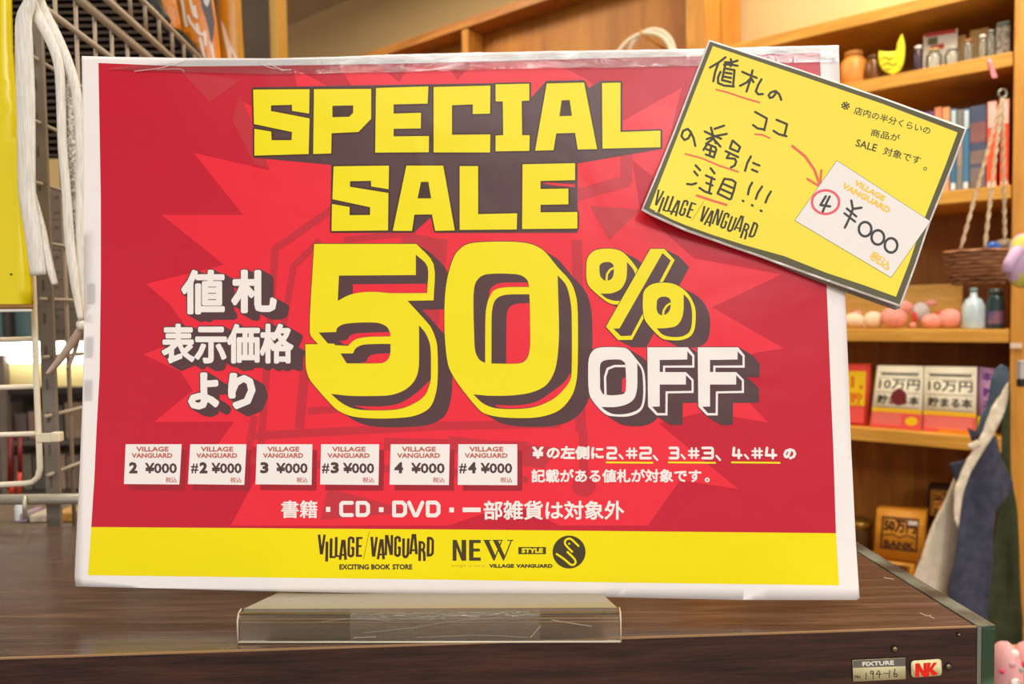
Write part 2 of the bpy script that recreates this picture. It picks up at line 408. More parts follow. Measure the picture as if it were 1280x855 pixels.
M_scr = mat('screw_steel', (150, 130, 100), .35, 1); M_hole = mat('screw_hole', (20, 10, 8), .8)
for q in ((1118.3, 811.2), (1185.3, 832.8), (1198, 793)):
    P = CF.map([q], 0)[0]; r = .0016 if q[0] < 1190 else .0009
    G().lathe(P, [(r*1.35, 0), (r*1.35, .0003)], 16, CF.n).build('screw_hole', M_hole, ctr)
    G().lathe(P+CF.n*.0003, [(r, 0), (r*.7, .0005), (.0001, .0006)], 16, CF.n).build('screw', M_scr, ctr, True)
CT = Surf(c3(FR, HC+.00005), c3(fd, 0), c3(sd, 0)); M_scrt = mat('scratch_pale', (176, 150, 130), .5)
for q in ([(1150, 766), (1158, 770), (1164, 769)], [(1158, 769), (1168, 773)], [(1105, 722), (1117, 724)]): printed('scratch', CT, [stroke(q, .8, n=6)], .0001, M_scrt, ctr, 0)
# green-edged panel with aluminium strip at the counter end
M_alu = mat('brushed_aluminium', (150, 160, 150), .32, .8)
M_grn = noisy(mat('green_glass_edge', (34, 66, 50), .12, spec=.8), (110, 150, 128), 18, (1, 1, 1.2), .5, .68, detail=1)
gp = empty('end_panel', c3(FR+fd*.006, 0), 'dark green glass end panel with aluminium strip at the right end of the counter', 'panel')
A = FR - sd*.0005
V, Fc = prism([A+fd*.0004, A+fd*.0027, A+fd*.0027+sd*.223, A+fd*.0004+sd*.223], .02, HC-.0004); bevel(mesh('aluminium_strip', V, Fc, M_alu, gp), .0003)
V, Fc = prism([A+fd*.0028, A+fd*.0098, A+fd*.0098+sd*.223, A+fd*.0028+sd*.223], .02, HC-.0008); bevel(mesh('glass_panel', V, Fc, M_grn, gp), .0008)
M_cap = noisy(mat('panel_cap', (52, 48, 42), .3), (120, 128, 118), 30, (1, 1, 1), .4, .65)
V, Fc = prism([A+fd*.0004, A+fd*.0098, A+fd*.0098+sd*.223, A+fd*.0004+sd*.223], HC-.0008, HC+.0004); bevel(mesh('cap_strip', V, Fc, M_cap, gp), .0003)

# ---------------------------------------------------------------- wooden shelving along the back wall
M_shelf = wood('pine_shelf', (196, 140, 52), (208, 152, 60), (222, 168, 74), 5, (1.5, 1.5, 22), .5, (0, 0, 0), .3, .7, .5)
M_post = wood('pine_upright', (186, 126, 44), (200, 140, 54), (216, 156, 66), 4, (14, 14, 1.2), .5, (0, 0, 0), .3, .7, .5)
M_back = wood('pine_back_panel', (150, 92, 26), (164, 104, 32), (182, 120, 42), 4, (9, 9, 1.0), .6, (0, 0, 0), .3, .7, .6)
M_under = M_shelf
SB = .262                                                  # shelf depth
lv = []                                                    # front edges measured at the right-hand end: (top pixel y, bottom pixel y)
for t_, b_ in ((66, 84), (231.5, 248.5), (412, 428.5), (549, 567)):
    lv.append((sz(1256, t_)[1], sz(1256, b_)[1]))
sL = sz(905, 300)[0]
bs = empty('wooden_bookshelf', S(sL/2, SB/2, 0), 'tall honey-coloured wooden shelf unit with goods behind the counter on the right', 'shelf')
for t_, b_ in lv: bevel(G().box(S(-.002, 0, b_), e*(sL), -nf*SB, Z3*(t_-b_)).build('shelf_board', M_shelf, bs), .002)
zt1 = sz(1000, 38)[1]; zt0 = sz(1000, 45)[1]
ztop = sz(1142, 0)[1]; 
bevel(G().box(S(-.002, 0, ztop-.03), e*sL, -nf*SB, Z3*.03).build('top_board', M_shelf, bs), .002)
zlow = lv[3][1]-.36
bevel(G().box(S(-.002, 0, zlow-.03), e*sL, -nf*SB, Z3*.03).build('shelf_board', M_shelf, bs), .002)
bevel(G().box(S(-.002, 0, .05), e*sL, -nf*SB, Z3*.03).build('shelf_board', M_shelf, bs), .002)
bevel(G().box(S(-.062, -.008, 0), e*.058, -nf*(SB+.02), Z3*(ztop+.2)).build('upright', M_post, bs), .002)
bevel(G().box(S(sL, 0, 0), e*.028, -nf*(SB+.01), Z3*ztop).build('upright', M_post, bs), .002)
G().box(S(-.002, SB, 0), e*(sL+.03), -nf*.012, Z3*ztop).build('back_panel', M_back, bs)
o = tag(G().box(S(*(lambda q: (q[0], -.012, q[1]))(sz(1278, 435))), e*.022, -nf*.002, Z3*.012).build('paper_label', mat('white_tape', (220, 200, 180), .6)), 'small white strip of tape stuck on the wooden upright at right', 'tape')
o.location = tuple(np.array(o.location) + nf*.0035)

# left unit, taller, further along the same wall
s0 = sz(885, 60)[0]; s1 = sz(842, 60)[0]; sE = sz(330, 60)[0]; zt = sz(594, 20)[1]
lu = empty('wooden_shelf_unit', S((s0+sE)/2, .1, 0), 'tall orange-brown wooden unit seen above the top edge of the poster', 'shelf')
M_back2 = wood('knotty_back_panel', (150, 88, 22), (172, 108, 32), (190, 126, 44), 3, (5, 5, .8), .55, (0, 0, 0), .25, .7, .6)
bevel(G().box(S(s0, -.02, 0), e*(s1-s0)*.55, -nf*.28, Z3*(cz-.002)).build('upright', M_post, lu), .002)
G().box(S(s0+.06, -.004, zt-.030), e*(sE-s0), -nf*.10, Z3*.030).build('top_board', wood('shaded_pine', (150, 96, 40), (176, 116, 52), (196, 134, 64), 4, (1, 1, 12), .5), lu)
G().box(S(s0+.0, .09, .3), e*(sE-s0+.06), -nf*.012, Z3*(zt-.3302)).build('back_panel', M_back2, lu)
sd0 = sz(585, 50)[0]
bevel(G().box(S(sd0, .0, .3), e*.03, -nf*.085, Z3*(zt-.334)).build('divider', M_post, lu), .002)
sd1 = sz(300, 50)[0]
G().box(S(sd1, .0, .0), e*.03, -nf*.2, Z3*zt).build('divider', M_post, lu)
# white hoop handle on the unit
M_wht = mat('white_plastic', (226, 218, 200), .4)
hb = empty('white_basket', S(*(lambda q: (q[0], -.09, q[1]-.14))(sz(802, 62, -.09))), 'white basket with looped handles on the wooden unit, just above the poster', 'basket')
zb = wloc(hb)[2]; sb_ = sz(802, 62, -.09)[0]
def arcp(cs, k0, zc, rs, rz, n=14, a0=0, a1=math.pi, dk=0): return [S(cs+rs*math.cos(a0+(a1-a0)*i/n), k0+dk*math.sin(math.pi*i/n), zc+rz*math.sin(a0+(a1-a0)*i/n)) for i in range(n+1)]
G().tube(arcp(sb_, -.09, zb+.1, .094, .085), .006).build('handle', M_wht, hb, True)
G().tube(arcp(sb_-.015, -.07, zb+.1, .080, .098), .006).build('handle', M_wht, hb, True)
tag(G().tube([S(sb_-.005, .089, zb+.180), S(sb_-.005, -.10, zb+.180), S(sb_-.005, -.105, zb+.192)], .003, 8).build('hanging_peg', M_post, None, True), 'small wooden peg that holds the white basket handles', 'peg')
G().lathe(wloc(hb), [(.07, 0), (.085, .02), (.1, .1), (.094, .1), (.08, .02), (.065, .006)], 24, cap=False).build('bowl', M_wht, hb, True)

# dark pillar left of it
pd = 1.75
pa = at(304, 40, pd); pb = at(337, 40, pd)
pl_ = empty('dark_pillar', ((pa[0]+pb[0])/2, pd, 0), 'dark grey-brown pillar with its lit right edge painted golden, above the poster top', 'pillar')
M_pil = noisy(mat('pillar_dark', (92, 76, 58), .35), (76, 62, 48), 5)
bevel(G().box((pa[0], pd, 0), (pb[0]-pa[0], 0, 0), (0, .08, 0), (0, 0, cz-.003)).build('column', M_pil, pl_), .004)
bevel(G().box((pb[0], pd-.003, 0), (.019, 0, 0), (0, .083, 0), (0, 0, cz-.003)).build('lit_edge', mat('lit_edge_golden', (214, 170, 84), .3), pl_), .004)  # right edge of the pillar, the light on it painted as golden colour

# ================================================================ the sale poster
PO = np.array([-.2413, .4136, .1495])+CAM; PU = unit((1.0011, -.0418, -.0143)); PV = unit((-.0018, .0843, .9943))
PW, PH = .4213, .2975
def pdisp(x, y):
    s = np.clip(x/PW, 0, 1); t = np.clip(-y/PH, 0, 1)
    d = -.005*(1-(1-np.sin(np.pi*s)*(1-t)**1.5)*(1-(.9-.35*s)*np.sin(np.pi*t)))
    return d + .0035*np.clip((t-.82)/.18, 0, 1)**2*np.clip((s-.86)/.14, 0, 1)
PS = Surf(PO, PU, PV, pdisp)
Lz = 4e-5
WHITE = paper('poster_paper_white', (240, 236, 236), .4)
RED = paper('poster_ink_crimson', (196, 20, 48), .33, spec=.36)
RED2 = paper('poster_ink_bright_red', (234, 34, 56), .33)
RED3 = paper('poster_ink_dull_red', (192, 44, 58), .33)
YEL = paper('poster_ink_yellow', (240, 226, 14), .34, spec=.35)
YEL2 = paper('poster_ink_strong_yellow', (240, 224, 0), .34, spec=.25)
PLUM = paper('poster_ink_plum', (82, 54, 58), .33)
DBRN = paper('poster_ink_dark_brown', (62, 34, 24), .35)
INKW = paper('poster_ink_white', (240, 236, 234), .36)
RUST = paper('poster_ink_rust', (190, 104, 84), .4)
SHD = paper('poster_ink_shadow_red', (160, 24, 40), .33)
pst = empty('sale_poster', PS.map([(583, 742)])[0], 'large red and yellow SPECIAL SALE 50% OFF poster standing on the counter', 'poster')
edge = [(102, 70), (140, 71), (232, 72.5), (340, 73), (421, 71), (500, 68), (687, 64), (875, 61), (960, 58.5), (1048.7, 56.5),
        (1052, 200), (1056, 360), (1060, 450), (1064, 560), (1070, 680), (1074.4, 747), (1071, 750), (928, 750), (767, 746.5), (583, 744), (330, 739), (200, 735.5), (94.8, 733), (93.2, 722), (94, 700), (99, 600), (103, 500), (105, 400), (105, 300), (104, 200)]
printed('paper_sheet', PS, [[edge]], 0, WHITE, pst, 15, .0003)
redp = [(123, 78.7), (230, 83), (340, 82), (500, 79.5), (656, 75), (875, 70), (1025, 65.6), (1029, 200), (1033, 350), (1037, 450), (1041.6, 560), (1045, 666.5), (583, 662), (114, 658.8), (117.8, 600), (121, 530), (124.5, 467), (126, 350), (126, 250)]
printed('red_panel', PS, [[redp]], Lz, RED, pst, label='crimson printed panel')
printed('yellow_band', PS, [[[(114, 658.8), (583, 662), (1045, 666.5), (1049, 731.7), (760, 728), (583, 725), (320, 721.7), (110, 719)]]], Lz, YEL2, pst, label='yellow band along the bottom')
star = [(296.5, 123), (330, 141), (372, 112), (366, 84), (408, 107), (440, 107), (424, 84), (476, 84), (499, 103), (512, 82), (560, 82), (572, 100), (590, 80), (690, 77), (735, 100), (779, 151), (852, 110), (832, 190), (868, 262), (790, 200), (800, 262), (867, 323), (976.7, 343), (890, 384), (979.7, 435.6), (943, 441), (905, 470), (960, 528), (880, 515), (823, 529), (923, 611.5), (850, 600), (810, 657), (700, 657), (640, 630), (560, 657), (288.5, 657), (340, 560), (272, 556), (293, 527), (192.5, 527.5), (241, 488), (226, 465), (179, 443), (240, 420), (212, 380), (182.5, 355), (280, 331), (202, 268.5), (303.7, 268.5), (242, 191), (337, 213), (313, 158)]
printed('starburst', PS, [[star]], 2*Lz, RED2, pst, label='brighter red starburst behind the lettering')
tri = [[(228, 90), (262, 128), (300, 100)], [(737, 257), (800, 262), (762, 300)], [(560, 545), (700, 560), (680, 585), (575, 575)], [(410, 610), (520, 640), (400, 650)],
       [(300, 120), (318, 160), (336, 210), (318, 205), (290, 150)], [(500, 290), (560, 300), (545, 430), (520, 400)], [(800, 330), (845, 352), (820, 420)]]
for t in tri: printed('starburst_facet', PS, [[t]], 3*Lz, RED3, pst)
cart = stroke([(416, 261), (344, 311), (326, 560)], 9, butt=True) + stroke([(400, 300), (367, 333), (352, 420)], 8, butt=True)
cart += stroke([(383, 440), (374, 536)], 12, butt=True)+stroke([(385, 514), (560, 500)], 9, butt=True)+stroke([(310, 545), (560, 532), (700, 530)], 10, butt=True)+stroke([(318, 520), (308, 575), (560, 590), (660, 600)], 9, butt=True)
cart += stroke([(783, 190), (783, 226), (700, 250)], 15, butt=True)+stroke([(721, 300), (726, 540)], 13, butt=True)+stroke([(480, 555), (660, 560)], 16, butt=True)+[ngon((730, 606), 15)]+stroke([(729, 540), (730, 606)], 11)
cart += stroke([(430, 300), (520, 290)], 8, butt=True)
printed('cart_outline', PS, [cart], 4*Lz, paper('poster_ink_cart_red', (196, 36, 54), .33), pst, label='dull red outline of a shopping cart behind the lettering')

# SPECIAL SALE
A_ = lambda p: T(300, 90, 4, p); B_ = lambda p: T(560, 60, 3.5625, p)
LET = {'S': ([A_([(66, 88), (348, 86), (346, 208), (260, 194), (260, 164), (155, 167), (155, 195), (348, 232), (343, 410), (72, 418), (72, 284), (156, 298), (158, 341), (258, 341), (260, 300), (70, 260)])], []),
 'P': ([A_([(370, 86), (656, 84), (656, 234), (592, 300), (458, 306), (456, 407), (366, 410)])], [A_([(462, 169), (566, 167), (566, 204), (546, 224), (462, 226)])]),
 'E': ([A_([(680, 80), (942, 72), (938, 158), (768, 162), (768, 208), (905, 204), (904, 282), (768, 284), (768, 322), (945, 320), (944, 401), (676, 403)])], []),
 'C': ([A_([(968, 75), (1252, 68), (1250, 208), (1164, 210), (1164, 162), (1060, 166), (1060, 314), (1252, 312), (1250, 402), (968, 402)])], []),
 'I': ([B_([(212, 162), (362, 159), (362, 234), (328, 236), (330, 388), (364, 388), (362, 458), (212, 460), (212, 390), (246, 388), (244, 238), (212, 238)])], []),
 'A': ([B_([(440, 158), (606, 154), (664, 450), (578, 452), (566, 378), (482, 380), (470, 455), (388, 457)])], [B_([(506, 233), (542, 232), (552, 302), (496, 304)])]),
 'L': ([B_([(686, 156), (768, 154), (768, 374), (946, 368), (946, 442), (688, 448)])], []),
 's': ([A_([(468, 472), (745, 468), (743, 586), (656, 572), (655, 544), (550, 546), (550, 574), (742, 605), (740, 792), (458, 795), (460, 660), (548, 675), (548, 716), (650, 715), (651, 676), (462, 636)])], []),
 'a': ([A_([(832, 468), (1016, 468), (1074, 792), (976, 794), (960, 712), (872, 713), (860, 794), (764, 794)])], [A_([(905, 549), (942, 549), (956, 632), (888, 632)])]),
 'l': ([B_([(52, 526), (134, 526), (134, 740), (308, 736), (306, 808), (52, 810)])], []),
 'e': ([B_([(332, 518), (566, 513), (566, 588), (412, 592), (412, 628), (536, 626), (536, 696), (412, 698), (412, 732), (576, 730), (576, 804), (330, 806)])], [])}
back = [(316, 109), (664, 103), (664, 122), (683, 101), (731, 100), (736, 110), (751, 101), (778, 101), (778, 163), (828, 162), (828, 186), (722, 204), (722, 291), (413, 291), (414, 206), (317, 197)]
back_h = [[(516, 292), (538, 272), (546, 292)], B_([(414, 601), (440, 598), (566, 606), (566, 620), (470, 612)])]
printed('heading_shadow', PS, [([back], back_h)], 5*Lz, PLUM, pst, label='dark plum block behind SPECIAL SALE')
printed('heading_outline', PS, [grow(o, 2.0) for o, h in LET.values()], 6*Lz, DBRN, pst)
for k, (o_, h_) in LET.items():
    printed('heading_letter', PS, [(o_, h_)], 7*Lz, YEL, pst)
# counters (letter holes) show plum, ringed in brown
# 50
C_ = lambda p: T(330, 300, 3.287, p); D_ = lambda p: T(545, 290, 3.42, p); E_5 = lambda p: T(720, 290, 3.42, p)
Y5 = C_([(206, 16), (626, 16), (697, 100), (697, 248), (590, 250), (680, 350), (700, 390), (712, 440), (714, 560), (706, 630), (680, 690), (620, 722), (540, 732), (440, 733), (360, 724), (310, 704), (280, 680), (200, 590), (182, 560), (172, 520), (170, 428), (222, 428), (188, 380)])
Y5 = rounded(Y5)
d5 = [rounded(C_(q)) for q in ([(308, 146), (624, 144), (624, 60), (672, 110), (670, 218), (520, 218), (460, 213), (400, 215), (350, 226), (303, 250)],
  [(225, 380), (296, 378), (302, 360), (330, 345), (400, 339), (470, 341), (505, 357), (519, 385), (519, 396), (430, 398), (385, 405), (362, 418), (345, 435), (292, 432), (288, 426), (262, 425)],
  [(314, 466), (365, 466), (380, 442), (410, 430), (470, 427), (520, 427), (518, 470), (505, 495), (480, 506), (340, 507)],
  [(637, 350), (665, 385), (684, 440), (686, 560), (684, 580), (660, 640), (600, 680), (540, 697), (440, 700), (370, 693), (320, 670), (275, 632), (350, 640), (440, 641), (520, 637), (580, 615), (620, 575), (636, 520)])]
r5 = [rounded(C_(q)) for q in ([(365, 182), (668, 180), (668, 217), (520, 217), (460, 212), (400, 214), (365, 221)],
  [(304, 416), (340, 410), (355, 392), (385, 383), (519, 378), (519, 395), (430, 397), (385, 404), (362, 417), (352, 428), (330, 430), (318, 420)],
  [(388, 504), (420, 500), (432, 478), (460, 468), (518, 466), (505, 494), (480, 505)],
  [(370, 681), (480, 684), (560, 670), (630, 625), (682, 575), (660, 639), (600, 679), (540, 695), (440, 698)])]
Y0 = D_(smoothp([(140, 50), (220, 42), (330, 42), (400, 50), (450, 72), (480, 100), (520, 150), (570, 205), (595, 260), (606, 340), (606, 560), (598, 650), (575, 710), (530, 760), (470, 785), (400, 795), (290, 793), (220, 780), (180, 755), (110, 670), (70, 610), (50, 560), (40, 480), (36, 400), (38, 280), (50, 190), (75, 110), (100, 75)], 3, True))
d0 = [rounded(D_(q)) for q in ([(163, 440), (160, 300), (165, 230), (185, 195), (220, 180), (300, 178), (360, 184), (390, 205), (398, 235), (300, 236), (250, 248), (225, 285), (212, 350), (210, 560), (185, 545), (168, 510)],
  [(237, 562), (238, 360), (245, 310), (262, 282), (300, 268), (399, 266), (401, 306), (403, 480), (394, 530), (375, 555), (340, 563)],
  [(520, 185), (555, 225), (572, 280), (580, 350), (580, 600), (570, 640), (520, 700), (460, 735), (400, 752), (320, 757), (250, 752), (200, 732), (160, 694), (230, 700), (330, 698), (410, 685), (470, 655), (505, 600), (520, 530), (526, 420)])]
r0 = [rounded(D_(q)) for q in ([(228, 262), (235, 240), (262, 222), (300, 216), (390, 216), (397, 233), (300, 235), (250, 247), (226, 283)],
  [(300, 562), (302, 360), (312, 325), (340, 308), (401, 304), (402, 480), (392, 530), (375, 552), (340, 562)],
  [(250, 740), (350, 741), (430, 725), (500, 680), (550, 640), (576, 600), (570, 642), (520, 699), (460, 733), (400, 749), (320, 754), (270, 750)])]
c1 = E_5(smoothp([(44, 165), (48, 115), (72, 84), (110, 72), (165, 73), (205, 90), (250, 140), (268, 180), (250, 240), (215, 300), (170, 310), (130, 297), (62, 240), (46, 205)], 3, True))
sl = E_5([(318, 72), (378, 72), (422, 120), (240, 461), (180, 462), (128, 405)])
c2 = E_5(smoothp([(286, 290), (290, 255), (312, 230), (345, 218), (400, 218), (440, 232), (480, 265), (505, 310), (512, 350), (508, 410), (490, 445), (450, 462), (400, 462), (360, 450), (300, 385), (287, 340)], 3, True))
dP1 = [rounded(E_5(q)) for q in ([(100, 160), (103, 140), (118, 130), (145, 129), (160, 140), (162, 165), (158, 190), (145, 205), (120, 207), (105, 190)], [(218, 128), (245, 160), (252, 190), (200, 293), (165, 294), (130, 283), (105, 263), (150, 262), (190, 245), (212, 210), (218, 170)])]
dPs = [E_5([(370, 90), (405, 122), (236, 443), (192, 445), (160, 413), (186, 412)])]
dP2 = [rounded(E_5(q)) for q in ([(345, 310), (348, 290), (362, 278), (385, 277), (400, 285), (405, 300), (402, 330), (390, 348), (370, 356), (352, 348), (345, 330)], [(460, 265), (485, 295), (496, 340), (494, 400), (482, 430), (450, 447), (405, 448), (370, 438), (345, 412), (390, 410), (430, 400), (452, 370), (460, 330)])]
arcs = stroke(E_5([(130, 207), (133, 180), (145, 162), (161, 153)]), 2.6, butt=True)
arcs2 = stroke(E_5([(372, 355), (375, 335), (388, 315), (404, 305)]), 2.6, butt=True)
WO = E_5(smoothp([(52, 610), (55, 540), (75, 505), (110, 493), (180, 493), (220, 500), (255, 540), (285, 580), (295, 620), (297, 690), (290, 740), (270, 770), (225, 788), (160, 788), (120, 775), (70, 720), (55, 680)], 3, True))
dO = [rounded(E_5(q)) for q in ([(103, 640), (103, 570), (115, 552), (140, 546), (190, 546), (210, 560), (214, 620), (212, 680), (200, 693), (150, 698), (115, 693), (104, 670)], [(262, 560), (280, 590), (286, 630), (287, 700), (278, 745), (255, 765), (210, 778), (160, 778), (130, 765), (108, 748), (170, 748), (220, 735), (250, 710), (262, 660)])]
wring = stroke(E_5([(126, 696), (124, 620), (135, 585), (165, 573), (214, 573)]), 2.9, butt=True)
f1 = [(305, 493), (478, 493), (506, 527), (506, 580), (381, 580), (381, 599), (470, 599), (503, 632), (503, 688), (392, 690), (391, 784), (344, 784), (308, 746)]
f1a = [(476, 510), (497, 532), (497, 570), (372, 571), (372, 598), (358, 598), (358, 547), (476, 545)]; f1b = [(470, 612), (494, 636), (494, 679), (383, 681), (382, 774), (349, 774), (325, 747), (358, 746), (358, 652), (470, 652)]
sf = lambda q, d: [(x+d, y) for x, y in q]
WF = [E_5(f1), E_5(sf(f1, 215))]; dF = [E_5(f1a), E_5(f1b), E_5(sf(f1a, 215)), E_5(sf(f1b, 215))]
sw = (18, 11)
printed('number_shadow', PS, [sweep(Y5, sw), ], 5*Lz, PLUM, pst, label='dark plum drop shadow of the figure 5')
printed('number_shadow', PS, [sweep(Y0, sw)], 5.6*Lz, PLUM, pst)
for q in (c1, c2, sl): printed('percent_shadow', PS, [sweep(q, (18, 9))], (6.2+.5*[id(c1), id(c2), id(sl)].index(id(q)))*Lz, PLUM, pst)
for k, q in enumerate([WO]+WF): printed('off_shadow', PS, [grow(sweep(q, (18, 11)), .8)], (7.8+.5*k)*Lz, PLUM, pst)
printed('number_outline', PS, [grow([Y5], .8), grow([Y0], .8)], 6*Lz, DBRN, pst)
for Y_, d_, r_ in ((Y5, d5, r5), (Y0, d0, r0)):
    printed('number', PS, [[Y_]], 8*Lz, YEL, pst, label='big yellow figure')
    for q in d_: printed('number_inlay', PS, [[q]], 9*Lz, PLUM, pst)
    for q in r_: printed('number_inlay', PS, [[q]], 10*Lz, RED2, pst, label='red gap showing through the figure')
for Y_, d_, k in ((c1, dP1, 9), (c2, dP2, 13), (sl, dPs, 11)):
    printed('percent_outline', PS, [grow([Y_], .8)], (k-.5)*Lz, DBRN, pst)
    printed('percent_sign', PS, [[Y_]], k*Lz, YEL, pst); printed('percent_inlay', PS, [[q] for q in d_], (k+1)*Lz, PLUM, pst)
printed('percent_inlay', PS, [arcs], 12.5*Lz, YEL, pst); printed('percent_inlay', PS, [arcs2], 15*Lz, YEL, pst)
for k, (Y_, d_) in enumerate(((WO, dO), (WF[0], dF[:2]), (WF[1], dF[2:]))):
    printed('off_letter', PS, [[Y_]], 10*Lz, INKW, pst, label='white outlined letter'); printed('off_inlay', PS, [[q] for q in d_], 11*Lz, PLUM, pst)
printed('off_inlay', PS, [wring], 12*Lz, INKW, pst)
printed('off_inlay', PS, [[E_5([(196, 684), (198, 628), (212, 620), (211, 684)])]], 12*Lz, RED2, pst)

# Japanese lettering at left
def jp(s, box, bold, shd, sb, nm, m=INKW, o0=7):
    a, b = tbox(s, *box, bold=bold, shadow=shd, sb=sb); [printed(nm+'_shadow', PS, [z], (o0+.4*i)*Lz, PLUM, pst) for i, z in enumerate(b)]; printed(nm, PS, a, (o0+3)*Lz, m, pst)
def b_merge(b): return [sum(b, [])]
jp('値', (226.4, 337, 281, 393), 1.9, (14, 8), 1.3, 'price_word'); jp('札', (289, 337, 346, 391.5), 2.3, (14, 8), 1.3, 'price_word')
jp('表示価格', (202, 404.5, 367, 454.5), 1.7, (14, 8), 1.3, 'price_word', o0=8)
jp('よ', (235, 465.5, 274, 512), 2.4, (14, 8), 1.3, 'price_word'); jp('り', (285, 466, 319.5, 511.5), 2.6, (14, 8), 1.3, 'price_word')

# six price-tag pictures
tags = [((157.06, 555.3), (227.07, 555.3), (224.2, 605.6), (154.9, 605)), ((237.8, 555.3), (308, 555.3), (305.4, 606.1), (234.9, 605.2)), ((321.1, 555.3), (390.5, 555.3), (389.4, 606.1), (319.4, 605.4)),
        ((401.4, 555.3), (474, 555.3), (473.1, 606.3), (400.1, 605.6)), ((488.4, 555.3), (562.2, 555.3), (561.1, 606.3), (486.9, 605.8)), ((572.9, 555.3), (646.6, 555.3), (646.6, 606.5), (572.2, 606.1))]
for k, (q, num) in enumerate(zip(tags, ('2', '#2', '3', '#3', '4', '#4'))):
    x0 = q[0][0]; wd = q[1][0]-q[0][0]; s = wd/70.0; y0 = 555.3
    printed('tag_shadow', PS, [[[(a+6*s, b+7) for a, b in q]]], 5*Lz, SHD, pst)
    printed('price_tag_print', PS, [[list(q)]], 6*Lz, WHITE, pst, label='white printed price tag %s' % num)
    bx = lambda a, b, c, d: (x0+a*s, y0+b, x0+c*s, y0+d)
    tx = tbox('VILLAGE', *bx(13.2, 3, 53.5, 9.3), bold=.38)+tbox('VANGUARD', *bx(7.6, 11, 58.5, 17.2), bold=.38)+tbox('税込', *bx(50, 41.2, 64, 48), bold=.12)
    printed('tag_brand_text', PS, tx, 7.5*Lz, RUST, pst)
    tn = tbox('#', *bx(.8, 24, 10, 36.5), bold=.35)+tbox(num[-1], *bx(11.5, 22.3, 21.5, 36.5), bold=1.0) if '#' in num else tbox(num, *bx(4.2, 22.3, 14.8, 36.5), bold=1.0)
    tn += tbox('¥000', *bx(26.5 if '#' in num else 24.3, 23.2, 64, 36.5), bold=.55)
    printed('tag_price_text', PS, tn, 7.5*Lz, PLUM, pst)
# body lines
BL = {'C': [[(1, 0), (.12, 0), (0, .12), (0, .88), (.12, 1), (1, 1)]], 'D': [[(0, 0), (.75, 0), (1, .2), (1, .8), (.75, 1), (0, 1), (0, 0)]], 'V': [[(0, 0), (.42, 1), (.58, 1), (1, 0)]],
 '2': [[(0, 0), (.9, 0), (1, .1), (1, .42), (.9, .52), (.1, .52), (0, .62), (0, 1), (1, 1)]], '3': [[(0, 0), (.9, 0), (1, .1), (1, .9), (.9, 1), (0, 1)], [(.2, .5), (1, .5)]],
 '4': [[(.1, 0), (0, .72), (1, .72)], [(.68, .2), (.68, 1)]], '#': [[(.3, 0), (.3, 1)], [(.75, 0), (.75, 1)], [(0, .3), (1, .3)], [(0, .7), (1, .7)]]}
def blk(ch, x0, y0, x1, y1, w):
    z = []
    for p in BL[ch]: z += stroke([(x0+w/2+a*(x1-x0-w), y0+w/2+b*(y1-y0-w)) for a, b in p], w, n=8)
    return [z]
ln = []
Q_ = lambda x0, y0, x1, y1: (650+x0/3.556, 540+y0/3.556, 650+x1/3.556, 540+y1/3.556)
ln += tbox('¥', *Q_(54, 65, 105, 118), bold=.9)+tbox('の左側に', *Q_(118, 62, 372, 122), bold=.8)
def digits(n, x, w):
    o = blk(n, *Q_(x, 65, x+48, 122), 3.3)+stroke_shape(Q_(x+58, 102, x+72, 118))
    o += blk('#', *Q_(x+86, 68, x+138, 120), 2.5)+blk(n, *Q_(x+146, 65, x+202, 122), 3.3)
    return o
def stroke_shape(b): return [stroke([(b[0], b[1]), (b[2], b[3])], 2.6)]
for n_, x_ in (('2', 384), ('3', 660), ('4', 942)): ln += digits(n_, x_, 0)
for x_ in (594, 873): ln += stroke_shape(Q_(x_, 106, x_+16, 124))
ln += tbox('の', *Q_(1170, 72, 1228, 122), bold=1.0)
ln += tbox('記載がある値札が対象です', *Q_(50, 165, 806, 225), bold=.55)+[([ngon(Q_(832, 213, 0, 0)[:2], 3.0)], [ngon(Q_(832, 213, 0, 0)[:2], 1.2)])]
printed('notice_text', PS, ln, 6*Lz, INKW, pst)
printed('underline', PS, [stroke([Q_(x0, 135, 0, 0)[:2], Q_(x1, 137, 0, 0)[:2]], 2.2, butt=True) for x0, x1 in ((382, 592), (658, 870), (939, 1157))], 6*Lz, YEL, pst, label='thin yellow underlines')
Q2 = lambda x0, y0, x1, y1: (340+x0/2.783, 615+y0/2.783, 340+x1/2.783, 615+y1/2.783)
l3 = tbox('書籍', *Q2(32, 29, 158, 91), bold=.42)+blk('C', *Q2(234, 31, 285, 87), 4.8)+blk('D', *Q2(291, 31, 341, 87), 4.8)+blk('D', *Q2(418, 30, 470, 88), 4.8)+blk('V', *Q2(470, 30, 530, 88), 4.8)+blk('D', *Q2(535, 30, 586, 88), 4.8)+tbox('部雑貨は対象外', *Q2(736, 30, 1225, 97), bold=.6)
l3 += [[[(q[0], q[1]), (q[2], q[1]), (q[2], q[3]), (q[0], q[3])]] for q in (Q2(188, 52, 203, 69), Q2(372, 53, 388, 70), Q2(617, 54, 633, 71), Q2(663, 54, 726, 70))]
printed('notice_text', PS, l3, 6*Lz, INKW, pst)

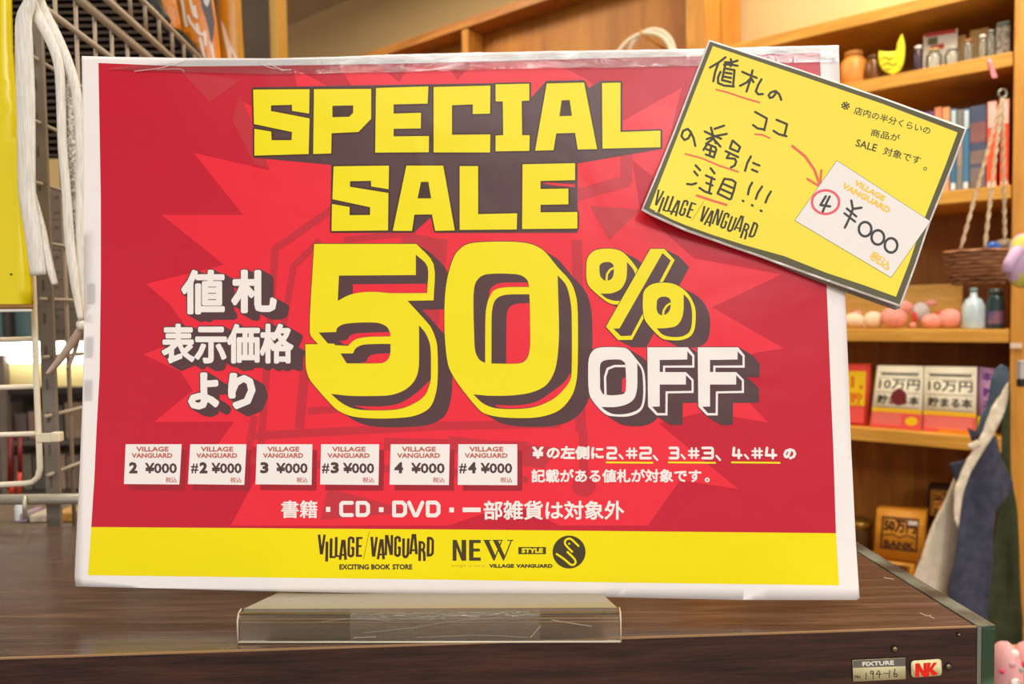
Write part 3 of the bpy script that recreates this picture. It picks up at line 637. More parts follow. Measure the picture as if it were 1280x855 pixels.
# logos in the yellow band
VV = [([(70, 66), (93, 264)], 26), ([(126, 66), (97, 264)], 24), ([(150, 137), (146, 335)], 28), ([(192, 104), (188, 300)], 28), ([(182, 291), (236, 291)], 20), ([(243, 90), (240, 285)], 27), ([(232, 281), (275, 281)], 18),
 ([(307, 118), (280, 318)], 26), ([(321, 118), (336, 318)], 27), ([(285, 268), (335, 268)], 18), ([(413, 152), (412, 105), (392, 96), (370, 106), (366, 270), (388, 284), (410, 272), (412, 200), (392, 197)], 25),
 ([(455, 90), (452, 288)], 28), ([(450, 100), (505, 100)], 20), ([(450, 181), (496, 181)], 20), ([(450, 278), (500, 278)], 20), ([(573, 36), (515, 310)], 4),
 ([(597, 88), (613, 286)], 27), ([(647, 90), (620, 286)], 24), ([(690, 112), (659, 312)], 25), ([(701, 112), (716, 312)], 27), ([(668, 265), (716, 265)], 18), ([(742, 70), (738, 272)], 24), ([(750, 72), (790, 268)], 26), ([(799, 70), (797, 270)], 24),
 ([(877, 140), (875, 98), (856, 90), (835, 102), (833, 265), (853, 279), (875, 268), (877, 198), (858, 194)], 25), ([(916, 104), (914, 270), (926, 290), (944, 288), (958, 265), (964, 104)], 26), ([(1010, 60), (984, 262)], 25), ([(1028, 60), (1045, 262)], 27), ([(990, 222), (1040, 222)], 18),
 ([(1079, 130), (1076, 330)], 27), ([(1079, 141), (1108, 145), (1122, 165), (1120, 200), (1104, 216), (1080, 220)], 22), ([(1108, 218), (1122, 250), (1124, 330)], 26), ([(1163, 90), (1160, 285)], 28), ([(1163, 99), (1192, 103), (1208, 125), (1206, 250), (1190, 270), (1160, 276)], 25)]
def logo(fn, sc):
    out = []
    for p, w_ in VV: out += stroke([fn(x, y) for x, y in p], w_*sc, butt=True, n=8)
    return [out]
l1 = lambda x, y: (390+x/8, 660+y/8)
printed('logo_lettering', PS, logo(l1, 1/8)+tbox('EXCITING BOOK STORE', *l1(273, 362), *l1(1003, 416), bold=.38), 3*Lz, DBRN, pst)
L2 = lambda p: T(555, 660, 6.919, p)
nw = [[L2([(75, 103), (110, 103), (152, 215), (152, 103), (192, 103), (192, 283), (152, 283), (108, 170), (108, 283), (75, 283)])], [L2([(217, 103), (318, 103), (318, 130), (255, 130), (255, 178), (310, 178), (310, 203), (255, 203), (255, 255), (318, 255), (318, 283), (217, 283)])],
      [L2([(345, 108), (388, 108), (445, 240), (428, 283)])]+[L2([(425, 108), (468, 108), (525, 240), (512, 283)])]+stroke(L2([(432, 280), (497, 115)]), 1.5, butt=True)+stroke(L2([(514, 280), (582, 110)]), 1.5, butt=True)+stroke(L2([(340, 107), (405, 107)]), 1.2, butt=True)+stroke(L2([(420, 107), (510, 107)]), 1.2, butt=True)+stroke(L2([(548, 107), (600, 107)]), 1.2, butt=True),
      [L2([(643, 165), (882, 165), (882, 226), (643, 226)])], [ngon(L2([(1082, 208)])[0], 20.6, n=40)]]
nw += tbox('VILLAGE VANGUARD', *L2([(390, 311)])[0], *L2([(940, 345)])[0], bold=.42)
DOLV = paper('poster_ink_olive_brown', (66, 54, 22), .35)
printed('logo_lettering', PS, nw, 3*Lz, DOLV, pst)
printed('logo_small_text', PS, tbox('brought to you by', *L2([(70, 313)])[0], *L2([(362, 343)])[0], bold=0), 3*Lz, mat('faint_ochre_ink', (196, 170, 20), .4), pst)
snake = stroke(L2(smoothp([(1163, 155), (1125, 118), (1095, 94), (1070, 94), (1050, 108), (1046, 132), (1062, 158), (1108, 205)], 4)), 2.5)+stroke(L2(smoothp([(1068, 208), (1100, 238), (1128, 268), (1138, 295), (1125, 316), (1100, 318), (1075, 300), (1030, 262), (975, 226)], 4)), 2.6)+[ngon(L2([(1083, 136)])[0], 1.3, n=10)]
printed('logo_emblem', PS, tbox('STYLE', *L2([(670, 174)])[0], *L2([(856, 216)])[0], bold=.5)+[snake], 4.2*Lz, YEL2, pst)

# clear tape along the top, small tabs on the left margin, crinkles with painted glints
TAPE = clear('clear_tape', opacity=.04, rough=.05, bump=1.0, bscale=45, stretch=(1, 3, 2), bdist=.0006)
tp = [(128, 86), (232, 90), (340, 93), (500, 90), (640, 86), (800, 84), (940, 80), (1048, 77), (1047, 56.5), (960, 58), (875, 60.5), (687, 63.2), (500, 67.2), (421, 70.2), (340, 72), (245, 72.5)]
printed('clear_tape_strip', PS, [[tp]], 20*Lz, TAPE, pst, 12, label='glossy wrinkled clear tape along the top edge')
TAB = clear('tape_tab', opacity=.25, rough=.12, bump=.5, bscale=120, body=(244, 240, 236))
for q in ([(107, 352), (118, 353), (118, 378), (107, 378)], [(106, 420), (116, 420), (115, 446), (106, 446)], [(104, 474), (115, 474), (114, 500), (104, 500)]):
    printed('clear_tape_tab', PS, [[q]], 20*Lz, TAB, pst, 12)
CRS = clear('crease_glint_white', opacity=.55, rough=.2, body=(240, 232, 228))  # white body colour paints the glints along the tape creases
for q, w_ in (([(168, 89), (205, 84), (236, 73)], .9), ([(196, 87), (225, 86), (230, 91)], .6), ([(322, 77), (333, 83), (345, 86)], .9), ([(336, 79), (352, 87), (364, 87)], 1.3), ([(402, 75), (404, 82)], .7), ([(416, 82), (422, 76)], .8), ([(484, 87), (505, 80), (500, 75)], .9), ([(498, 86), (506, 86)], .8), ([(585, 82), (594, 82)], .7), ([(815, 82), (835, 81)], .7), ([(926, 79), (938, 72), (960, 76)], .8), ([(975, 74), (990, 66), (1004, 72)], 1.0), ([(1012, 78), (1030, 69), (1043, 72)], 1.0)):
    printed('tape_crease_glint', PS, [stroke(smoothp(q, 3), w_, n=6)], 24*Lz, CRS, pst)

# ================================================================ handwritten yellow card on the poster corner
NU = unit(np.array([.8968, -.06, -.36])); NO = PS.map([(886, 49)], .0022)[0]
nu_ = unit(PS.map([(1208, 158)], .003)[0]-PS.map([(886, 49)], .003)[0]); nv_ = unit(PS.map([(886, 49)], .003)[0]-PS.map([(802, 262)], .003)[0])
def ndisp(x, y):
    s = np.clip(x/.15, 0, 1); t = np.clip(-y/.107, 0, 1)
    return .008*np.clip(1-np.hypot(s*1.4, (1-t))/.9, 0, 1)**2 + .006*np.clip(s, 0, 1)**2*t
NS = Surf(NO, nu_, nv_, ndisp)
YN = paper('card_yellow', (238, 222, 60), .5, sc=14, st=.35); OLV = paper('card_olive_border', (84, 80, 50), .5); CW = paper('card_white', (232, 228, 226), .45)
MRK = mat('black_marker', (48, 40, 18), .55); MRK2 = mat('black_marker_on_white', (34, 32, 34), .5); RMK = mat('red_marker', (224, 92, 66), .5); RMK2 = mat('pink_red_marker', (222, 84, 98), .5); OMK = mat('yellow_marker', (236, 196, 48), .5)
nc = empty('handwritten_card', NS.map([(1000, 340)])[0], 'yellow handwritten card with olive border taped askew on the poster corner', 'card')
nb = [(886, 49.5), (1000, 86.8), (1104, 122), (1209, 160), (1190.5, 210), (1162.5, 279.5), (1145, 332), (1126, 384), (1080, 368), (1033, 351.5), (980, 332.5), (950, 321.5), (915, 309.5), (857, 289), (833.4, 278.5), (815, 270), (801.5, 262.7), (820, 218), (842, 164), (864, 106)]
printed('card_sheet', NS, [[nb]], 0, CW, nc, 15, .0003)

ob = [(887.5, 52), (1000, 88.5), (1104, 124), (1206, 161.5), (1188, 210), (1160.5, 278.5), (1143, 331), (1124.5, 380.5), (1080, 365), (1033, 348.5), (980, 329.5), (950, 318.5), (916, 306.8), (858, 286.2), (834.5, 275.5), (816, 267.5), (804, 260.5), (822.5, 218), (844.5, 164), (866.5, 106.5)]
yb = [(891, 57.5), (1000, 94.4), (1104, 130), (1197, 165.5), (1181, 209), (1154, 277), (1137, 327), (1120, 371), (1080, 356.5), (1033, 341), (980, 320), (933, 307), (892, 294), (857, 281.5), (839.3, 274), (821.7, 265), (812, 260), (828, 219), (849, 165), (871, 108)]

printed('border_print', NS, [[ob]], Lz, OLV, nc); printed('card_face', NS, [[yb]], 2*Lz, YN, nc)
n1 = lambda *p: T(870, 50, 8.554, p); n0 = lambda *p: T(790, 40, 3.054, p); n2 = lambda *p: T(840, 130, 6.107, p); n3 = lambda *p: T(980, 90, 2.85, p); n4 = lambda *p: T(985, 190, 5.03, p)
mk = []
for p in (n1((315, 185), (250, 235), (150, 295)), n1((240, 245), (205, 340), (185, 440)), n1((310, 238), (380, 240), (445, 220)), n1((372, 205), (385, 250), (370, 280)), n1((300, 262), (370, 262), (445, 275)), n1((310, 275), (278, 430)), n1((320, 305), (412, 322), (398, 480)), n1((318, 350), (380, 360)), n1((305, 392), (375, 405)), n1((285, 430), (372, 452)), n1((262, 340), (236, 400), (236, 460), (300, 487), (405, 497)),
  n1((495, 340), (560, 370), (650, 405)), n1((605, 325), (580, 430), (540, 550)), n1((585, 410), (540, 455), (470, 490)), n1((588, 405), (615, 450)), n1((700, 420), (665, 480), (640, 550), (665, 580), (715, 578)),
  n1((850, 545), (800, 560), (777, 590), (790, 620), (820, 612), (848, 580), (857, 548), (890, 580), (912, 640)),
  n0((470, 305), (515, 330), (505, 375)), n0((462, 355), (480, 368), (505, 372)), n0((552, 335), (592, 352), (582, 395)), n0((540, 377), (560, 390), (590, 398)),
  n2((145, 215), (120, 190), (85, 205), (72, 245), (95, 275), (125, 262), (145, 220), (165, 260), (178, 320)),
  n2((325, 190), (398, 165)), n2((250, 210), (310, 238), (375, 265)), n2((298, 180), (318, 260), (335, 300)), n2((265, 268), (330, 245), (418, 228)), n2((318, 262), (260, 305)), n2((330, 280), (370, 325)), n2((270, 305), (240, 350)), n2((270, 305), (332, 330), (338, 350), (318, 408)), n2((258, 385), (320, 408)), n2((300, 320), (288, 385)), n2((262, 345), (330, 368)),
  n2((462, 280), (442, 338), (505, 365), (520, 328), (464, 280)), n2((410, 360), (505, 405)), n2((440, 375), (418, 412), (480, 418), (490, 440), (478, 470), (450, 485)),
  n2((602, 400), (575, 450), (558, 510)), n2((620, 450), (668, 470)), n2((610, 500), (652, 518)),
  n2((180, 468), (215, 505)), n2((170, 515), (195, 545)), n2((115, 610), (150, 615), (185, 605)), n2((295, 490), (325, 530)), n2((258, 545), (325, 575)), n2((262, 602), (310, 622)), n2((305, 560), (284, 670)), n2((210, 640), (250, 668), (300, 685)),
  n2((400, 570), (370, 635), (348, 682)), n2((400, 570), (460, 580), (486, 600), (472, 660), (450, 725)), n2((348, 682), (440, 728)), n2((388, 608), (462, 640)), n2((372, 648), (455, 685)),
  n2((612, 600), (590, 640), (580, 690)), n2((688, 630), (655, 680), (640, 725)), n2((755, 668), (730, 710), (714, 752)), n2((540, 738), (545, 742)), n2((610, 771), (616, 776)), n2((677, 813), (684, 818))):
    mk.append(stroke(p, 2.9))
printed('marker_writing', NS, [sum(mk, [])], 3*Lz, MRK, nc)
rd = stroke(n1((215, 530), (320, 555), (440, 595), (560, 635), (680, 668)), 2.2)+stroke(n0((470, 390), (500, 393), (525, 405)), 2.2)+stroke(n2((100, 380), (230, 415), (360, 470), (505, 518)), 2.2)+stroke(n2((190, 698), (300, 735), (415, 770)), 3.0)
rd += stroke(n3((30, 264), (75, 300), (108, 348), (128, 403)), 3.4)+stroke(n3((83, 381), (128, 408), (133, 350)), 3.0)
printed('red_marker_lines', NS, [rd], 3*Lz, RMK, nc)
cq = n4((308, 55), (895, 436), (648, 788), (44, 430))
printed('tag_drawing_edge', NS, [grow([cq], .45)], 4*Lz, MRK, nc); printed('tag_drawing', NS, [[cq]], 5*Lz, CW, nc, label='white price tag drawn on the card')
printed('red_circle', NS, [stroke(ngon(n4((236, 315))[0], 17, 14.8, 26), 3.2, closed=True)], 6*Lz, RMK2, nc)
bk = stroke(n4((238, 278), (204, 333), (265, 342)), 3)+stroke(n4((262, 280), (242, 320), (218, 375)), 3)+stroke(n4((398, 305), (408, 358), (388, 412), (358, 475)), 3)+stroke(n4((462, 350), (408, 358)), 3)+stroke(n4((370, 355), (430, 405)), 2.8)+stroke(n4((355, 385), (422, 438)), 2.8)
for c_ in ((485, 485), (565, 537), (648, 587)): bk += stroke(ngon(n4(c_)[0], 7.9, 9.0, 20), 3.1, closed=True)
printed('marker_price', NS, [bk], 7*Lz, MRK2, nc)
def aff(s, p0, p1, h, bold, surf=NS):        # text whose lower-left ink corner is p0, lower-right p1, height h px
    d = np.array(p1, float)-np.array(p0, float); l = np.hypot(*d); up = np.array([d[1], -d[0]])/l*h
    return textpolys(s, p0, d, up, bold=bold)
ym = aff('VILLAGE', n4((412, 205))[0], n4((598, 312))[0], 7.5, .55)+aff('VANGUARD', n4((335, 225))[0], n4((632, 388))[0], 8, .6)+aff('税込', n4((505, 668))[0], n4((628, 750))[0], 12, .45)
for q in ym[:1], ym[1:2], ym[2:]: printed('yellow_marker_text', NS, q, 6*Lz, OMK, nc)
t7 = lambda *p: T(1040, 110, 7.77, p)[0]
sm = aff('※', t7((78, 195)), t7((160, 222)), 10, .15)+aff('店内の半分くらいの', t7((208, 250)), t7((945, 455)), 9.8, .12)+aff('商品が', t7((372, 465)), t7((650, 525)), 9.5, .12)+aff('SALE', t7((225, 565)), t7((425, 620)), 9.5, .2)+aff('対象です', t7((490, 645)), t7((850, 745)), 10.5, .12)+[([ngon(t7((905, 783)), 2.2)], [ngon(t7((905, 783)), 1.3)])]
printed('pen_writing', NS, sm, 3*Lz, MRK, nc)
# printed lettering at the card's lower left
Aff = np.linalg.solve(np.array([[55, 70, 1], [1220, 90, 1], [517, 310, 1.]]), np.array([T(810, 225, 8.533, [(100, 100)])[0], T(810, 225, 8.533, [(1188, 466)])[0], T(810, 225, 8.533, [(468, 434)])[0]]))
nl = lambda x, y: tuple(np.array([x, y, 1.])@Aff)
printed('logo_lettering', NS, logo(nl, .099), 3*Lz, MRK, nc)
# grey backing card behind it
NB = Surf(NO-NS.n*.0009, nu_, nv_, lambda x, y: .5*ndisp(x, y))
printed('backing_sheet', Surf(NO-NS.n*.0012, nu_, nv_, lambda x, y: .25*ndisp(x, y)), [[[(900, 60), (1190, 170), (1150, 290), (1125, 385.5), (1119, 387.5), (1056, 365), (1000, 343), (900, 300), (850, 200)]]], 0, paper('backing_grey', (150, 142, 130), .6), nc, 20, .0003, label='grey backing sheet peeping out below the card')

# ================================================================ clear acrylic stand
ACR = clear('clear_acrylic', (.97, .96, .94), opacity=.055, rough=.05, bump=.12, bscale=25, bdist=.0006, body=(225, 218, 200))
ACE = mat('acrylic_edge', (212, 204, 180), .2, spec=.8)
SF = Surf(at(540, 804, .3464), unit((.1876, -.0049, 0)), Z3)
lipL = np.array([-.1368, .3488, HC]); lipR = np.array([.0508, .3439, HC]); ux = unit(lipR-lipL); uy = np.array([-ux[1], ux[0], 0])
zl = .0151; W_ = np.linalg.norm(lipR-lipL)
st = empty('acrylic_stand', (lipL+lipR)/2+uy*.02, 'clear acrylic poster stand with a bent front lip at the counter edge', 'stand')
prof = [(0, .0004), (0, zl-.004), (.0015, zl-.001), (.005, zl), (.026, zl-.0028), (.038, zl-.0046)]       # (back from the lip, height)
def sheet(prof, x0, x1, th, nm, m, taper=0):
    V = []; n = len(prof); P_ = np.array(prof, float); Fq = []
    nr = []
    for i in range(n):
        d = unit(np.append(P_[min(i+1, n-1)]-P_[max(i-1, 0)], 0))[:2]; nr.append((d[1], -d[0]))
    for xx in (x0, x1):
        for sgn in (0, 1):
            for (yy, zz), (a, b) in zip(P_, nr):
                q = (yy+sgn*th*a, zz+sgn*th*b); V.append(lipL+ux*(xx+ (taper*yy/.038 if xx == x0 else -taper*yy/.038))+uy*q[0]+Z3*(q[1]))
    for i in range(n-1): Fq += [(i, i+1, 2*n+i+1, 2*n+i), (n+i, n+i+1, 3*n+i+1, 3*n+i), (i, i+1, n+i+1, n+i), (2*n+i, 2*n+i+1, 3*n+i+1, 3*n+i)]
    Fq += [(0, n, 3*n, 2*n), (n-1, 2*n-1, 4*n-1, 3*n-1)]
    return mesh(nm, V, Fq, m, st, False)
sheet(prof[:4], 0, W_, .0018, 'front_lip', ACR)
DUS = clear('dusty_acrylic_sheen', (.96, .95, .92), opacity=.52, rough=.15, bump=.35, bscale=160, bdist=.0006, body=(216, 208, 182))  # dust, with reflected poster margin and ceiling put into the pale body
sheet(prof[3:], 0, W_, .0018, 'top_ramp', DUS, .007)['label'] = 'dusty greyish top of the lip with pale reflections painted in'
bkp = [(.0405, .0004), (.0415, .012), (.066, .19)]
sheet(bkp, .004, W_-.004, .002, 'back_plate', ACR)
rim = lambda a, b, c, d, r=.00042: G().tube([lipL+ux*a[0]+uy*a[1]+Z3*a[2], lipL+ux*b[0]+uy*b[1]+Z3*b[2]], r, 6)
G().tube([lipL-uy*.0003+Z3*.0006, lipR-uy*.0003+Z3*.0006], .00055, 6).build('bottom_edge', ACE, st, True)
for xx in (0, W_):
    G().tube([lipL+ux*xx+uy*(y_-.0004)+Z3*(z_+.0002) for y_, z_ in prof[:4]], .00042, 6).build('side_edge', ACE, st, True)
G().tube([lipL+ux*.0005+uy*.0012+Z3*(zl-.0008), lipR-ux*.0005+uy*.0012+Z3*(zl-.0008)], .0007, 8).build('bend_edge', clear('acrylic_bend', (.8, .72, .5), opacity=.35, rough=.1, body=(150, 130, 90)), st, True)
YTP = clear('aged_tape', (.97, .95, .9), opacity=.10, rough=.12, bump=1.0, bscale=45, stretch=(1, 1, 3), bdist=.0012, body=(214, 206, 186))
xA = W_*(440-298)/478; xB = W_*(676-298)/478
for k, (a, b) in enumerate(((xA, xB),)):
    n_ = 30; V = []; Fq = []
    for i in range(n_+1):
        x = a+(b-a)*i/n_
        for j, (yy, zz) in enumerate(((-.0006, .0015), (-.0007, .006), (-.0008, .011), (-.0006, zl-.003), (.0004, zl+.0002), (.004, zl+.0008))):
            V.append(lipL+ux*x+uy*(yy-.0002*random.random())+Z3*zz)
    for i in range(n_):
        for j in range(5): Fq.append((i*6+j, i*6+j+1, i*6+j+7, i*6+j+6))
    mesh('tape_strip', V, Fq, YTP, st, True)['label'] = 'yellowed wrinkled clear tape on the front lip'

for zz_, nm_ in ((zl-.0030, 'bend_highlight'), (zl-.0047, 'bend_highlight')): G().tube([lipL+ux*.001-uy*.0002+Z3*zz_, lipR-ux*.001-uy*.0002+Z3*zz_], .00022, 6).build(nm_, clear('bend_glint', opacity=.5, rough=.1, body=(200, 170, 130)), st, True)  # tan lines painting the highlights along the bend
CRN = clear('tape_crinkle_glint', opacity=.4, rough=.2, body=(222, 212, 190))  # pale strokes for tape crinkles, their highlights painted in
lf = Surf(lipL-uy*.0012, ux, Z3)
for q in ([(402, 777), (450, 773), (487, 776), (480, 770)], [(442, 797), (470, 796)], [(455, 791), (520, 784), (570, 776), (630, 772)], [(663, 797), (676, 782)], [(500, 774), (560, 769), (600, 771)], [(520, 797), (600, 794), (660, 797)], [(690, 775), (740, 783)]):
    printed('crinkle_glint', lf, [stroke(smoothp(q, 4), 1.1 if len(q) == 2 else .5, n=6)], 0, CRN, st, 0)
# ================================================================ stickers and dust on the counter front
CFo = Surf(CF.o-np.array(c3(sd, 0))*.0006, CF.u, CF.v)
f9 = lambda *p: T(1060, 810, 9.143, p)
fx = empty('fixture_label', CFo.map([f9((355, 375))[0]])[0], 'grey and cream FIXTURE number label on the front of the counter', 'sticker')
printed('label_base', CFo, [[f9((52, 140), (655, 112), (660, 355), (60, 385))]], .00012, mat('cream_label', (212, 204, 160), .5), fx, 0, .0001)
printed('label_header', CFo, [[f9((55, 143), (655, 114), (657, 207), (57, 228))]], .00016, mat('grey_label_header', (98, 96, 90), .5), fx, 0)
printed('label_text', CFo, aff('FIXTURE', f9((165, 210))[0], f9((527, 192))[0], 5.6, .35), .0002, mat('label_text_white', (225, 222, 210), .5), fx, 0)
hw = [stroke(f9(*p), 1.0) for p in ([(208, 285), (205, 362)], [(290, 268), (262, 262), (256, 290), (280, 298), (290, 270), (288, 355)], [(350, 255), (322, 302), (385, 298)], [(362, 265), (358, 342)], [(408, 292), (462, 290)], [(478, 258), (472, 338)], [(538, 240), (528, 290), (530, 325), (552, 330), (566, 305), (550, 290), (530, 300)])]
printed('label_number', CFo, [sum(hw, [])]+aff('No.', f9((78, 348))[0], f9((150, 345))[0], 4.2, .15), .0002, mat('label_ink', (40, 36, 30), .5), fx, 0)
def rrect(q, r, n=5):
    out = []; k = len(q); q = [np.array(p, float) for p in q]
    for i in range(k):
        a, b, c = q[i-1], q[i], q[(i+1) % k]; u = unit(np.append(a-b, 0))[:2]*r; v = unit(np.append(c-b, 0))[:2]*r
        for j in range(n+1):
            t = j/n; out.append(tuple((1-t)**2*(b+u)+2*t*(1-t)*b+t*t*(b+v)))
    return out
nk = empty('red_letter_sticker', CFo.map([f9((900, 335))[0]])[0], 'small rounded cream sticker with red NK letters beside the FIXTURE label', 'sticker')
printed('sticker_base', CFo, [[rrect(f9((718, 147), (1068, 124), (1074, 316), (726, 340)), 5)]], .00012, mat('cream_sticker', (222, 212, 160), .4), nk, 0, .0001)
nkp = [[f9(*p)] for p in ([(768, 178), (815, 172), (862, 262), (862, 172), (902, 170), (905, 328), (858, 330), (815, 262), (815, 330), (770, 334)], [(905, 168), (948, 168), (935, 228), (975, 168), (1020, 165), (968, 240), (1022, 290), (1020, 305), (970, 318), (930, 270), (925, 326), (905, 328)])]
printed('sticker_letters', CFo, [nkp[0]], .00017, mat('red_ink', (226, 28, 14), .4), nk, 0); printed('sticker_letters', CFo, [nkp[1]], .0002, mat('red_ink_k', (226, 28, 14), .4), nk, 0)

# ================================================================ goods on the wooden shelf (right)
def front(x0, y0, x1, y1, k, th, name, m, parent, zb=None, bev=.001):     # upright box whose front spans the pixels, k behind the shelf front
    sa, za = sz(x0, (y0+y1)/2, k); sb2, _ = sz(x1, (y0+y1)/2, k); zt_ = sz((x0+x1)/2, y0, k)[1]; zb_ = sz((x0+x1)/2, y1, k)[1] if zb is None else zb
    o = G().box(S(sb2, k, zb_), e*(sa-sb2), -nf*th, Z3*(zt_-zb_)).build(name, m, parent)
    return bevel(o, bev, 2)
def yat(x, z, k):
    lo, hi = 0, 900
    for _ in range(30):
        m_ = (lo+hi)/2
        if sz(x, m_, k)[1] > z: lo = m_
        else: hi = m_
    return lo
def KS(k): return Surf(S(0, k, 0), e, Z3)
def cx_(x0, x1, k, y): return sz((x0+x1)/2, y, k)[0]
def jar(x0, x1, ytop, zb, k, name, label, cat, mb, ml, prof=None, group=None, yy=None):
    y_ = yy or ytop; s_a = sz(x0, y_, k)[0]; s_b = sz(x1, y_, k)[0]; r = abs(s_a-s_b)/2; h = sz((x0+x1)/2, ytop, k)[1]-zb; c = S((s_a+s_b)/2, k, zb)
    t = empty(name, c, label, cat, group)
    prof = prof or [(.92, 0), (1, .04), (1, .68), (.8, .80), (.62, .84), (.62, .88)]
    G().lathe(c, [(a*r, b*h) for a, b in prof], 20).build('body', mb, t, True)
    G().lathe(c+Z3*h*prof[-1][1], [(prof[-1][0]*r*1.1, 0), (prof[-1][0]*r*1.12, h*(1-prof[-1][1])), (.001, h*(1-prof[-1][1]))], 20).build('lid', ml, t, True)
    return t
def plastic(n, c, r=.45): return noisy(mat(n, c, r), tuple(min(255, q*1.12) for q in c), 30)
z1, z2, z3_, z4 = [q[0]+.0005 for q in lv]; z5 = zlow+.0005
glassy = clear('jar_glass', (.96, .98, .97), opacity=.22, rough=.05, body=(214, 214, 200))
k = .03
jar(1050, 1084, 66, z1, .05, 'orange_tin', 'orange-brown round tin at the left of the top shelf, next to a yellow cut-out card', 'tin', plastic('tin_orange', (214, 140, 60)), plastic('tin_lid', (190, 130, 60)), yy=90)
jar(1082, 1101, 70, z1, .03, 'brown_jar', 'dark brown jar just left of the yellow cut-out card', 'jar', plastic('jar_brown', (110, 66, 24), .3), plastic('jar_brown_lid', (90, 60, 30)), yy=85)
yt = empty('yellow_cutout', KS(.008).map([(1112, 97)])[0], 'bright yellow leaf-shaped cut-out card with black scribbles on the top shelf', 'card')
yq = yat(1116, z1+.0008, .008)-98.5
printed('card', KS(.008), [[rounded([(a_, b_+yq*(b_-42)/56) for a_, b_ in [(1098, 66), (1099, 84), (1106, 94), (1116, 98), (1125, 92), (1130, 78), (1131, 58), (1127.5, 42), (1122, 54), (1120, 66), (1110, 67)]])]], 0, mat('bright_yellow_card', (240, 228, 30), .5), yt, 8, .003)
printed('scribble', KS(.008), [stroke([(1103, 73), (1108, 71), (1111, 75), (1116, 72)], 1.3)+stroke([(1104, 81), (1110, 79), (1117, 82), (1121, 79)], 1.3)+stroke([(1106, 87), (1114, 86)], 1.1)], .0004, MRK2, yt, 0)
jar(1141, 1154, 58, z1, .03, 'small_bottle', 'small black and white bottle left of the picture card on the top shelf', 'bottle', plastic('ink_bottle', (60, 44, 60), .25), plastic('white_lid', (236, 232, 224)), yy=72)
for i, (a, b, yt_, lb) in enumerate(((1157, 1178, 62, 'squat glass jar below the left half of the picture card'), (1180, 1200, 60, 'glass jar below the right half of the picture card'), (1203, 1217, 50, 'narrow glass jar right of the picture card'), (1222, 1234, 44, 'slim glass bottle beside the dark patterned box'), (1233, 1244, 38, 'tall glass bottle touching the dark patterned box'))):
    t = jar(a, b, yt_, z1, .035, 'glass_jar', lb, 'jar', glassy, plastic('jar_lid_%d' % i, ((200, 170, 110), (190, 190, 180), (170, 120, 80), (225, 225, 220), (120, 130, 120))[i]), group='glass jars on the top shelf', yy=70)
pc = empty('picture_card', KS(.09).map([(1175, 66)])[0], 'white picture card with red and green print behind the jars on the top shelf', 'card')
front(1154, 40, 1197, 70, .09, .004, 'card', plastic('picture_white', (232, 224, 210)), pc, z1)
kp = KS(.0895)
printed('print', kp, [[[(1156, 42), (1195, 36), (1195, 41), (1156, 47)]], [[(1163, 58), (1180, 54), (1180, 60), (1163, 64)]]], .0003, mat('red_print', (200, 60, 40), .5), pc, 0)
printed('print', kp, [[[(1160, 48), (1172, 46), (1172, 55), (1160, 57)]]], .0006, mat('green_print', (110, 110, 60), .5), pc, 0)
for a, b, yt_, c in ((1198, 1207, 44, (214, 170, 96)), (1212, 1236, 36, (216, 174, 100))):
    tag(front(a, yt_, b, 70, .12, .01, 'kraft_card', plastic('kraft_%d' % a, c), None, z1), 'tan kraft card standing %s, top shelf' % ('upright right of the picture card' if a < 1200 else 'behind the glass bottles'), 'card')
db = empty('patterned_box', S(cx_(1245, 1262, .03, 50), .07, z1), 'dark grey speckled box at the right end of the top shelf', 'box')
front(1245, 30, 1262.5, 66, .03, .08, 'carton', noisy(mat('speckled_box', (70, 64, 60), .4), (150, 140, 130), 120), db, z1); front(1246, 27, 1262, 31, .028, .084, 'lid', plastic('box_lid', (60, 80, 70)), db)
ptp = Surf(S(0, -.002, 0), e, Z3)
tag(printed('pink_tape', ptp, [[[(1233, 74), (1239, 73), (1247, 97), (1240, 98)]]], 0, mat('pink_tape_film', (240, 140, 150), .4), None, 8, .0004), 'short strip of pink tape hanging from the top shelf edge', 'tape')

